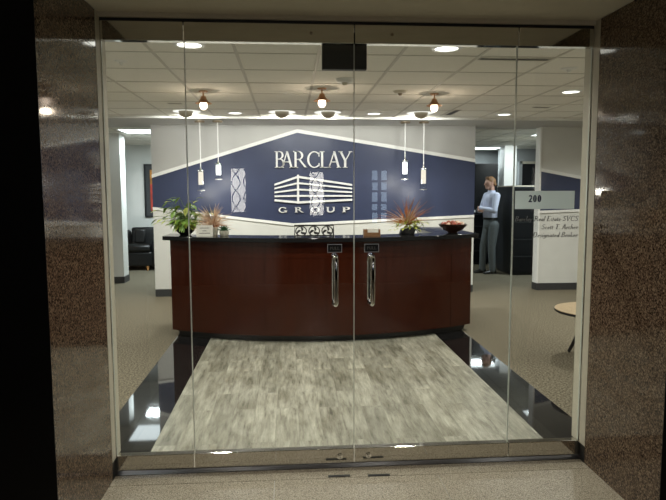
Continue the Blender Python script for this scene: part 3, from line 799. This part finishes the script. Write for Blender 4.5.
# dome wall washers
def washer(label):
    t = thing('wall_washer', label, 'ceiling light', (0, 0, CZ), group='dome wall washers by the back wall')
    MB().lathe([(0, -.003), (.17, -.003), (.175, 0)], n=32).build('ceiling_glow', M['washer_glow'], t, smooth=False)  # glowing disc imitates the lit patch of ceiling around the fitting
    m = MB().lathe([(0, -.085), (.03, -.082), (.06, -.068), (.082, -.042), (.09, -.01), (.09, -.003)], n=24, sy=.8)
    m.build('dome', M['alu'], t).location = (0, -.07, 0)
    return t
first_w = None
for x, lb in ((-1.64, 'dome wall washer nearest the armchair side, above the green plant'), (-.437, 'dome wall washer above the B of the logo'), (.151, 'dome wall washer behind the middle copper lamp'), (1.355, 'dome wall washer beside the diagonal vent grille')):
    loc = (x, 4.51, CZ)
    if first_w is None: first_w = washer(lb); first_w.location = loc; o = first_w
    else: o = copy_thing(first_w, loc, label=lb)
    lamp('SPOT', 'washer_lamp', (x, 4.60, CZ - .03), 46, (1, .96, .9), .06, 165, .6, (x, 5.93, 1.3))

# copper cone lamps
def cone(label):
    t = thing('cone_lamp', label, 'ceiling lamp', (0, 0, CZ), group='copper cone lamps over the desk')
    MB().lathe([(0, -.014), (.04, -.014), (.046, -.006), (.046, 0), (0, 0)], n=24).build('canopy', M['brass'], t)
    MB().tube([(0, 0, -.012), (0, 0, -.06)], .008, 10).build('stem', M['brass'], t)
    MB().lathe([(.012, -.05), (.024, -.054), (.032, -.08), (.050, -.104), (.084, -.122), (.085, -.126), (.05, -.110), (.028, -.085), (.012, -.055)], n=28).build('shade', M['brass'], t)
    MB().lathe([(0, -.190), (.020, -.185), (.036, -.166), (.040, -.146), (.036, -.125), (.022, -.10), (0, -.088)], n=20).build('bulb', M['bulb'], t)
    return t
fc = None
for x, y, lb in ((-1.215, 2.93, 'copper cone lamp with glowing bulb above the pinkish grass plant'), (-.025, 2.70, 'copper cone lamp with glowing bulb above the logo, middle of three'), (1.17, 2.97, 'copper cone lamp with glowing bulb above the rust orange plant')):
    if fc is None: fc = cone(lb); fc.location = (x, y, CZ)
    else: copy_thing(fc, (x, y, CZ), label=lb)
    lamp('POINT', 'cone_lamp_light', (x, y, CZ - .24), 3., (1, .78, .6), .03)

# mini glass pendants
def mini(label, x, y, ztop, zbot, tube='tube'):
    t = thing('mini_pendant', label, 'pendant lamp', (x, y, CZ - .012), group='clear glass mini pendants before the navy wall')
    o0 = CZ - .012; zt = ztop - o0; zb = zbot - o0
    MB().lathe([(0, -.024), (.066, -.024), (.072, -.016), (.072, 0), (0, 0)], n=24).build('canopy', M['bronze'], t)
    MB().tube([(0, 0, -.02), (0, 0, zt + .02)], .006, 6).build('cable', M['white'], t)
    MB().lathe([(0, zt + .045), (.012, zt + .045), (.014, zt + .012), (.05, zt + .008), (.052, zt), (0, zt)], n=24).build('cap', M['chrome'], t)
    MB().lathe([(.050, zt), (.050, zb), (.046, zb), (.046, zt)], n=28).build('glass_shade', M['shade_glass'], t)
    H = zt - zb
    MB().lathe([(0, zb + H * .30), (.034, zb + H * .30), (.036, zb + H * .5), (.034, zt - .012), (0, zt - .012)], n=20).build('lamp_tube', M[tube], t)
    MB().lathe([(.0505, zb + .012), (.052, zb + .006), (.0505, zb), (.045, zb), (.045, zb + .012), (.0505, zb + .012)], n=28).build('rim', M['silver'], t)
    lamp('POINT', 'mini_pendant_light', (x, y, zbot - .03), 7.5, (1, .92, .82), .03)
mini('clear glass mini pendant hanging low above the green plant', -1.612, 5.42, 1.895, 1.612, 'tube_warm')
mini('clear glass mini pendant hanging higher, above the pinkish grass', -1.357, 5.39, 1.99, 1.77)
mini('clear glass mini pendant hanging higher, above the rust orange grass', 1.33, 5.37, 2.03, 1.768)
mini('clear glass mini pendant hanging low, between rust grass and pod bowl', 1.606, 5.37, 1.92, 1.615, 'tube_warm')

# detectors and discs
def disc(nm, label, cat, x, y, r, d, mat, mat2=None):
    t = thing(nm, label, cat, (x, y, CZ + .0005))
    MB().lathe([(0, -d), (r * .55, -d), (r * .8, -d * .8), (r * .95, -d * .3), (r, 0), (0, 0)], n=28).build('housing', M[mat], t)
    MB().lathe([(0, -d - .022), (r * .2, -d - .02), (r * .34, -d), (0, -d)], n=18).build('sensor', M[mat2 or mat], t)
    return t
disc('smoke_detector', 'white ceiling smoke detector beyond the black sign box', 'smoke detector', .155, 2.2, .085, .035, 'white_trim', 'alu')
disc('motion_sensor', 'beige ceiling sensor between two grid lines near the copper lamp', 'sensor', .78, 2.82, .075, .025, 'alu', 'bronze')
disc('sprinkler_cover', 'faint white round ceiling cover near the jamb above the green plant', 'ceiling cover', -1.655, 1.55, .05, .012, 'white_trim')
disc('sprinkler_cover', 'faint pale round ceiling cover between slot vent and the jamb', 'ceiling cover', 1.98, 1.62, .07, .012, 'white_trim')

def slot_vent(label, x, y, L, W, rz, n):
    t = thing('slot_vent', label, 'air vent', (x, y, CZ), rz)
    fr = MB()
    fr.box(-L / 2, L / 2, -W / 2, -W / 2 + .008, -.006, 0).box(-L / 2, L / 2, W / 2 - .008, W / 2, -.006, 0).box(-L / 2, -L / 2 + .008, -W / 2, W / 2, -.006, 0).box(L / 2 - .008, L / 2, -W / 2, W / 2, -.006, 0)
    fr.build('frame', M['tee'], t, smooth=False)
    MB().box(-L / 2 + .008, L / 2 - .008, -W / 2 + .008, W / 2 - .008, -.002, 0).build('slot', M['black'], t, smooth=False)
    if n:
        m = MB()
        for i in range(n):
            xx = -L / 2 + L * (i + 1) / (n + 1); m.box(xx - .012, xx + .012, -W / 2 + .008, W / 2 - .008, -.006, -.002)
        m.build('louvre', M['tee'], t, smooth=False)
slot_vent('long dark linear slot vent in the ceiling near the sidelight', 1.39, 1.30, .56, .07, 0, 0)
slot_vent('dark louvred vent grille beside the last copper cone lamp', 1.765, 4.42, .09, .50, 0, 0)
slot_vent('short dark slot vent in front of the man\'s opening', 2.72, 3.90, .2, .07, 0, 0)
slot_vent('short dark slot vent near the copper lamp over the pinkish grass', -1.66, 3.80, .16, .06, 0, 0)

# exit sign seen from behind, hung from the ceiling just inside the doors
t = thing('exit_sign', 'black sign box seen from behind, hung inside over the doors', 'sign', (-.031, .25, CZ))
MB().box(-.131, .131, -.025, .025, -.308, -.10).build('sign_box', M['black'], t, smooth=False, bevel=.004)
MB().tube([(0, 0, -.10), (0, 0, -.01)], .012, 10).build('stem', M['black'], t)
MB().lathe([(0, -.02), (.05, -.02), (.055, 0), (0, 0)], n=20).build('canopy', M['black'], t)

# troffers in the rooms behind
def troffer(label, x, y, L=.6, W=.6, pw=45, ly=None):
    t = thing('ceiling_troffer', label, 'ceiling light', (x, y, CZ), group='square troffers in the rooms behind')
    MB().box(-L / 2, L / 2, -W / 2, -W / 2 + .02, -.008, 0).box(-L / 2, L / 2, W / 2 - .02, W / 2, -.008, 0).box(-L / 2, -L / 2 + .02, -W / 2 + .02, W / 2 - .02, -.008, 0).box(L / 2 - .02, L / 2, -W / 2 + .02, W / 2 - .02, -.008, 0).build('frame', M['white'], t, smooth=False)
    MB().box(-L / 2 + .02, L / 2 - .02, -W / 2 + .02, W / 2 - .02, -.004, 0).build('diffuser', M['troffer'], t, smooth=False)
    ly = y if ly is None else ly
    lamp('AREA', 'troffer_lamp', (x, ly, CZ - .03), pw, (.86, .95, 1.), size=L * .8, sizey=W * .4, target=(x, ly, 0))
troffer('bright square ceiling troffer above the armchair opening', -2.83, 7.05, .6, .72, 70, 7.95)
troffer('bright ceiling troffer hidden deeper behind the logo wall', -1.6, 8.6, .6, 1.2, 40)
troffer('bright ceiling troffer farthest back, above the man and cabinets', 4.2, 10.75, .9, .7, 26)
lamp('SPOT', 'pier_fill_spot', (4.56, 8.75, CZ - .06), 85, (.95, 1., 1.), .08, 70, .9, (4.62, 10., 2.0))  # added spot without a fitting, brightens the white pier
troffer('ceiling troffer half hidden by the white partition edge', 4.35, 7.25, .6, .6, 40)
troffer('ceiling troffer over the passage behind the logo wall', 1.9, 8.6, .6, 1.2, 30)

# ------------------------------------------------------------------ room on the far side of the plant end: armchair, pictures
t = thing('armchair', 'black leather armchair with rounded arms against the far pale wall', 'armchair', (-3.45, 9.45, 0))
MB().box(-.40, .40, -.34, .36, .09, .38).build('seat_base', M['leather'], t, bevel=.03)
MB().box(-.27, .27, -.37, .30, .381, .53).build('seat_cushion', M['leather'], t, bevel=.05)
for sx in (-1, 1):
    m = MB().prism([(-.36, .06), (.36, .06), (.36, .80), (.20, .80), (-.05, .70), (-.30, .62), (-.37, .52)], sx * .275, sx * .42, 'x') if sx > 0 else MB().prism([(-.36, .06), (.36, .06), (.36, .80), (.20, .80), (-.05, .70), (-.30, .62), (-.37, .52)], -.42, -.275, 'x')
    m.build('arm', M['leather'], t, bevel=.05)
MB().prism([(.20, .38), (.38, .38), (.44, .84), (.30, .86)], -.275, .275, 'x').build('backrest', M['leather'], t, bevel=.05)
for x in (-.34, .19):
    for y in (-.31, .30):
        MB().lathe([(0, 0), (.02, 0), (.03, .09), (0, .09)], (x, y, 0), 12).build('foot', M['oak'], t)
c = tag(MB().box(-.11, .11, -.04, .04, 0, .29).build('cushion', M['leather'], None, (-3.46, 9.41, .545), bevel=.03), 'small square black cushion standing on the armchair seat', 'cushion')
c.rotation_euler = (-.10, 0, 0)
def picture(label, x0, x1, z0, z1, mats):
    t = thing('framed_picture', label, 'picture', ((x0 + x1) / 2, 9.948, z0))
    w = (x1 - x0) / 2; h = z1 - z0; b = .035
    MB().box(-w, w, -.03, 0, 0, b).box(-w, w, -.03, 0, h - b, h).box(-w, -w + b, -.03, 0, b, h - b).box(w - b, w, -.03, 0, b, h - b).build('frame', M['black'], t, smooth=False)
    MB().box(-w + b, w - b, -.012, 0, b, h - b).build('mount', M[mats[0]], t, smooth=False)
    if len(mats) > 1:
        MB().box(-w + b + .09, w - b - .09, -.015, -.012, b + .1, h * .62).build('canvas', M[mats[1]], t, smooth=False)
        MB().box(-w + b + .09, w - b - .09, -.015, -.012, h * .62, h - b - .09).build('canvas', M[mats[2]], t, smooth=False)
picture('tall black framed orange and red artwork on the far pale wall', -3.46, -2.86, 1.06, 2.20, ('mat_grey', 'paint_red', 'paint_orange'))
picture('dark framed picture mostly hidden behind the bright partition end', -4.5, -3.86, 1.06, 2.17, ('blue_mat',))

# ------------------------------------------------------------------ filing cabinets on the other side
def cabinet(label, x, y, w, d, h, n, top=None, shelf=None, rz=0.):
    t = thing('filing_cabinet', label, 'filing cabinet', (x, y, 0), rz)
    MB().box(-w / 2, w / 2, 0, d, .04, h - .025).build('case', M['cab_side'], t, smooth=False, bevel=.004)
    MB().box(-w / 2 + .02, w / 2 - .02, .03, d - .02, 0, .04).build('plinth', M['black'], t, smooth=False)
    MB().box(-w / 2 - .01, w / 2 + .01, -.02, d + .01, h - .025, h).build('top', M[top or 'cab'], t, smooth=False, bevel=.003)
    dh = (h - .075) / n
    for i in range(n):
        z = .045 + dh * i
        dr = MB().box(-w / 2 + .01, w / 2 - .01, -.018, 0, z + .006, z + dh - .006).build('drawer', M['cab'], t, smooth=False, bevel=.003)
        MB().box(-w / 2 + .012, w / 2 - .012, -.026, -.018, z + dh - .022, z + dh - .008).build('handle', M['cab_side' if not shelf else 'cab_side'], dr, smooth=False)
    return t
cabinet('black five drawer filing cabinet with beige top the man leans on', 4.30, 7.72, .90, .85, 1.70, 5, 'cab_top')
t = cabinet('black drawer cabinet behind the man with a white tray on it', 3.60, 9.45, .80, .5, 1.14, 4)
t = cabinet('black drawer cabinet behind the man, against the tall dark cupboard', 4.43, 9.45, .80, .5, 1.14, 4)
tag(MB().box(-.17, .17, -.2, .2, 0, .008).box(-.17, .17, -.2, -.19, .008, .05).box(-.17, .17, .19, .2, .008, .05).box(-.17, -.16, -.19, .19, .008, .05).box(.16, .17, -.19, .19, .008, .05).build('paper_tray', M['white'], None, (3.52, 9.68, 1.1405), smooth=False), 'white shallow tray lying on the low black cabinet behind the man', 'tray')
t = thing('storage_cupboard', 'tall dark storage cupboard at the far end behind the man', 'cupboard', (3.93, 10.05, 0))
MB().box(-.62, .44, 0, .5, 0, 2.22).build('case', M['cab_side'], t, smooth=False, bevel=.004)
for x0, x1 in ((-.615, -.092), (-.088, .435)):
    d_ = MB().box(x0, x1, -.02, 0, .06, 2.2).build('door', M['cab'], t, smooth=False, bevel=.002)
    MB().tube([(x1 - .04 if x0 < -.3 else x0 + .04, -.035, 1.0), (x1 - .04 if x0 < -.3 else x0 + .04, -.035, 1.2)], .007, 8).build('handle', M['silver'], d_)
tag(MB().box(-.16, .16, -.12, .12, 0, .10).build('storage_box', M['bronze'], None, (3.52, 10.28, 2.2205), smooth=False, bevel=.005), 'small brown box on top of the tall dark cupboard', 'box')

# ------------------------------------------------------------------ low round table by the sidelight
t = thing('side_table', 'low round pale maple side table with dark edge and splayed legs', 'table', (2.53, 2.02, 0))
MB().lathe([(0, .456), (.385, .456), (.39, .46), (.39, .478), (0, .478)], n=48).build('table_edge', M['black'], t)
MB().lathe([(0, .478), (.386, .478), (.384, .482), (0, .482)], n=48).build('tabletop', M['maple'], t)
for i in range(4):
    a = math.radians(118 + 90 * i)
    MB().tube([(.08 * math.cos(a), .08 * math.sin(a), .455), (.30 * math.cos(a), .30 * math.sin(a), .012)], [.022, .016], 10).build('leg', M['black'], t)
MB().lathe([(0, .44), (.12, .44), (.12, .456), (0, .456)], n=24).build('hub', M['black'], t)

# ------------------------------------------------------------------ the man with folded arms
man = thing('person', 'man in pale shirt and grey trousers leaning back with folded arms', 'person', (3.52, 8.05, 0), PI + .20)
def remesh(o, vox, it=3, f=.5):
    r = o.modifiers.new('remesh', 'REMESH'); r.mode = 'VOXEL'; r.voxel_size = vox; r.use_smooth_shade = True
    s_ = o.modifiers.new('smooth', 'SMOOTH'); s_.iterations = it; s_.factor = f
    return o
# joints: x forward, y to his left, z up
SH = {1: Vector((-.035, .185, 1.505)), -1: Vector((-.035, -.185, 1.505))}
EL = {1: Vector((.045, .245, 1.225)), -1: Vector((.045, -.245, 1.225))}
WR = {1: Vector((.235, .02, 1.275)), -1: Vector((.215, -.01, 1.215))}
HIP = {1: Vector((-.03, .095, .95)), -1: Vector((-.03, -.095, .95))}
KN = {1: Vector((.0, .10, .52)), -1: Vector((.06, -.10, .52))}
AN = {1: Vector((-.02, .105, .09)), -1: Vector((.085, -.10, .09))}
b = MB()
b.ball((.01, 0, 1.755), (.098, .077, .108), 22, 16)                 # skull
b.capsule((.045, 0, 1.70), (.062, 0, 1.672), .058, .040, sq=((0, 1, 0), .92))   # jaw and chin
b.capsule((.082, 0, 1.665), (.088, 0, 1.66), .018, .016)
b.capsule((.098, 0, 1.752), (.124, 0, 1.722), .010, .013)            # nose
b.capsule((.088, -.03, 1.768), (.088, .03, 1.768), .013, .013)       # brow
b.capsule((.098, -.016, 1.694), (.098, .016, 1.694), .008, .008)     # lips
for s_ in (1, -1):
    b.capsule((-.002, s_ * .076, 1.765), (.0, s_ * .080, 1.725), .017, .010)   # ears
b.capsule((-.025, 0, 1.69), (-.035, 0, 1.54), .054, .060)            # neck
b.capsule((-.03, -.10, 1.50), (-.03, .10, 1.50), .075, .075)
b.capsule((-.02, 0, 1.40), (-.015, 0, 1.12), .125, .115, sq=((0, 1, 0), 1.15))
b.capsule((-.02, 0, 1.05), (-.03, 0, .96), .12, .125, sq=((0, 1, 0), 1.1))
for s_ in (1, -1):
    b.capsule(SH[s_], EL[s_], .052, .040); b.capsule(EL[s_], WR[s_], .040, .027)
    b.capsule(HIP[s_], KN[s_], .085, .055); b.capsule(KN[s_], AN[s_], .052, .036)
    b.capsule(AN[s_] + Vector((-.02, 0, -.05)), AN[s_] + Vector((.13, 0, -.062)), .032, .024)
# hands: left lies over the right upper arm, right is tucked at the left upper arm
def hand(m, wrist, dirv, nrm, side):
    d = dirv.normalized(); n_ = nrm.normalized(); w_ = d.cross(n_).normalized() * side
    palm = wrist + d * .05
    m.capsule(wrist, wrist + d * .03, .024, .026)
    for k_ in (-1.5, -.5, .5, 1.5):
        m.capsule(wrist + d * .03 + w_ * .012 * k_, wrist + d * .085 + w_ * .0165 * k_, .015, .012)
        L = (.074, .082, .078, .06)[int(k_ + 1.5)]
        p0 = wrist + d * .088 + w_ * .0185 * k_; p1 = p0 + d * L * .5 - n_ * .008; p2 = p1 + d * L * .42 - n_ * .030
        m.capsule(p0, p1, .0095, .0088, 8); m.capsule(p1, p2, .0088, .0075, 8)
    t0 = wrist + d * .035 - w_ * .028; t1 = t0 + d * .035 - w_ * .028; t2 = t1 + d * .032 - w_ * .006
    m.capsule(t0, t1, .013, .011, 8); m.capsule(t1, t2, .0105, .009, 8)
hand(b, WR[1], Vector((-.05, -.22, -.02)), Vector((1, 0, .1)), 1)
hand(b, WR[-1] + Vector((.03, .03, .01)), Vector((-.10, .20, .09)), Vector((.9, .4, .2)), -1)
remesh(b.build('body', M['skin'], man), .0062, 2, .4)
e = MB()
for s_ in (1, -1): e.ball((.089, s_ * .031, 1.748), (.008, .012, .007), 10, 6)
e.build('eyes', M['eye'], man)
h = MB()
h.ball((-.008, 0, 1.778), (.106, .084, .104), 22, 16)
h.capsule((-.07, -.04, 1.73), (-.07, .04, 1.73), .040, .040)
h.capsule((.055, -.03, 1.845), (.055, .03, 1.845), .030, .030)
hb = remesh(h.build('hair', M['hair'], man), .008, 2)
# keep the hair off the face and ears: cut everything in front of and below the hairline
hm = MB().prism([(.062, 1.60), (.20, 1.60), (.20, 1.80), (.082, 1.815), (.060, 1.785), (.03, 1.77), (-.035, 1.735), (-.06, 1.66), (-.2, 1.655), (-.2, 1.60)], -.2, .2, 'y')
# cut done on the mesh itself so that no helper object is left in the scene
import bmesh
def cut_front(o, poly):
    dg_ = bpy.context.evaluated_depsgraph_get(); ev = o.evaluated_get(dg_); me = bpy.data.meshes.new_from_object(ev)
    o.modifiers.clear(); old = o.data; o.data = me
    def inside(x, z):
        r = False; n = len(poly)
        for i in range(n):
            (x0, z0), (x1, z1) = poly[i], poly[(i + 1) % n]
            if (z0 > z) != (z1 > z) and x < (x1 - x0) * (z - z0) / (z1 - z0) + x0: r = not r
        return r
    bm = bmesh.new(); bm.from_mesh(me)
    bmesh.ops.delete(bm, geom=[f for f in bm.faces if inside(f.calc_center_median().x, f.calc_center_median().z)], context='FACES')
    bm.to_mesh(me); bm.free()
    me.polygons.foreach_set('use_smooth', [True] * len(me.polygons))
    if not me.materials: me.materials.append(M['hair'])
cut_front(hb, [(.062, 1.60), (.20, 1.60), (.20, 1.80), (.084, 1.815), (.062, 1.785), (.03, 1.775), (-.03, 1.735), (-.05, 1.66), (-.2, 1.655), (-.2, 1.58)])
# shirt
s = MB()
s.capsule((-.025, -.115, 1.50), (-.025, .115, 1.50), .083, .083)
s.capsule((-.012, 0, 1.42), (-.01, 0, 1.12), .138, .130, sq=((0, 1, 0), 1.18))
s.capsule((-.012, 0, 1.16), (-.02, 0, 1.06), .130, .128, sq=((0, 1, 0), 1.12))
s.capsule((-.03, 0, 1.54), (-.034, 0, 1.565), .075, .064)
for k_ in (1, -1):
    s.capsule(SH[k_], EL[k_], .070, .055); s.capsule(EL[k_], EL[k_] + (WR[k_] - EL[k_]) * .93, .055, .040)
sh = remesh(s.build('shirt', M['shirt'], man), .009, 5)
c_ = MB()                                                            # collar
c_.lathe([(.066, 1.555), (.080, 1.552), (.070, 1.612), (.064, 1.612)], (-.032, 0, 0), 24)
c_.build('collar', M['shirt'], sh)
s = MB()                                                             # rolled cuffs
for k_ in (1, -1):
    d = (WR[k_] - EL[k_]).normalized(); p = EL[k_] + (WR[k_] - EL[k_]) * .86
    s.tube([p, p + d * .03], [.043, .041], 14)
s.build('cuff', M['shirt'], sh)
# trousers
s = MB()
s.capsule((-.02, 0, 1.03), (-.028, 0, .97), .132, .140, sq=((0, 1, 0), 1.1))
for k_ in (1, -1):
    s.capsule(HIP[k_] + Vector((-.01, 0, -.01)), KN[k_], .105, .076); s.capsule(KN[k_], AN[k_] + Vector((-.005, 0, -.005)), .076, .062)
    s.capsule(AN[k_] + Vector((-.005, 0, .02)), AN[k_] + Vector((.0, 0, -.018)), .062, .060)
remesh(s.build('trousers', M['trousers'], man), .010, 5)
bl = MB()
bl.lathe([(.136, 1.050), (.142, 1.052), (.142, 1.088), (.136, 1.090)], (-.02, 0, 0), 28, 1., 1.13)
bl.build('belt', M['belt'], man)
for k_ in (1, -1):
    s = MB(); a = AN[k_]
    s.capsule(a + Vector((-.045, 0, -.045)), a + Vector((.06, 0, -.05)), .043, .040)
    s.capsule(a + Vector((.06, 0, -.055)), a + Vector((.165, .0, -.065)), .040, .026, sq=((0, 1, 0), 1.15))
    s.box(a.x - .085, a.x + .18, a.y - .036, a.y + .036, .0, .02)
    remesh(s.build('shoe', M['shoe'], man), .008, 3)

# ------------------------------------------------------------------ the hall behind: lit sconces and a window, seen mirrored in the glass
def sconce(label, x):
    t = thing('wall_sconce', label, 'wall lamp', (x, -7.0, 1.62), group='hall wall sconces mirrored in the glass')
    MB().lathe([(0, -.36), (.115, -.36), (.125, 0), (.115, .36), (0, .36)], (0, .14, 0), 28).build('shade', M['sconce'], t)
    MB().box(-.14, .14, 0, .28, .40, .415).box(-.14, .14, 0, .28, -.415, -.40).box(-.03, .03, 0, .03, -.41, .41).build('bracket', M['black_metal'], t, smooth=False)
    w = MB()
    for ph in range(8):
        sg = 1 if ph % 2 else -1
        w.tube([(.137 * math.cos(PI * (ph // 2) / 2 + .25 + sg * .55 * math.cos(1.5 * q)), .14 + .137 * math.sin(PI * (ph // 2) / 2 + .25 + sg * .55 * math.cos(1.5 * q)), -.40 + .80 * q / 6.2832) for q in [2 * PI * k_ / 24 for k_ in range(25)]], .0085, 6)
    w.build('wires', M['black_metal'], t)
    return t
sc1 = sconce('lit white sconce with crossing wires, mirrored beside the pinkish grass', -1.20)
sc2 = copy_thing(sc1, (.115, -7.0, 1.56), label='lit white sconce with crossing wires, mirrored in the building emblem')
wd = struct_empty('window_3', (1.2, -6.99, 1.5))
MB().box(-.14, .14, -.005, .0, -.45, .45).build('pane', M['daylight'], wd, smooth=False)
m = MB()
for x in (-.16, 0., .16): m.box(x - .03, x + .03, 0, .03, -.5, .5)
for z in (-.48, -.25, -.1, .1, .27, .48): m.box(-.17, .17, 0, .03, z - .02, z + .02)
m.build('mullions', M['black_metal'], wd, smooth=False)

# ------------------------------------------------------------------ hall light, camera, world
lamp('SPOT', 'hall_lamp', (-.1, -1.12, 2.86), 88, (1., .95, .84), .04, 125, 1., (-.1, -.95, 0))

w = bpy.data.worlds.new('world'); sc.world = w; w.use_nodes = True
bg = w.node_tree.nodes['Background']; bg.inputs[0].default_value = (.02, .02, .022, 1); bg.inputs[1].default_value = .3

f, pit, yaw, rol = 601.31277, .0960678598, .073507275, -.00310056558
F = Vector((math.sin(yaw) * math.cos(pit), math.cos(yaw) * math.cos(pit), -math.sin(pit)))
R = Vector((math.cos(yaw), -math.sin(yaw), 0)); U = R.cross(F)
R2 = R * math.cos(rol) + U * math.sin(rol); U2 = U * math.cos(rol) - R * math.sin(rol)
cd = bpy.data.cameras.new('camera'); cam = bpy.data.objects.new('camera', cd); col.objects.link(cam)
mt = Matrix.Identity(4)
for i in range(3):
    mt[i][0] = R2[i]; mt[i][1] = U2[i]; mt[i][2] = -F[i]
mt[0][3], mt[1][3], mt[2][3] = -.366189, -3.359344, 1.588149
cam.matrix_world = mt
cd.sensor_fit = 'HORIZONTAL'; cd.sensor_width = 36.; cd.lens = f / 666 * 36.; cd.clip_start = .05; cd.clip_end = 60
sc.camera = cam
sc.view_settings.view_transform = 'Standard'
sc.view_settings.look = 'None'
sc.view_settings.exposure = 0.
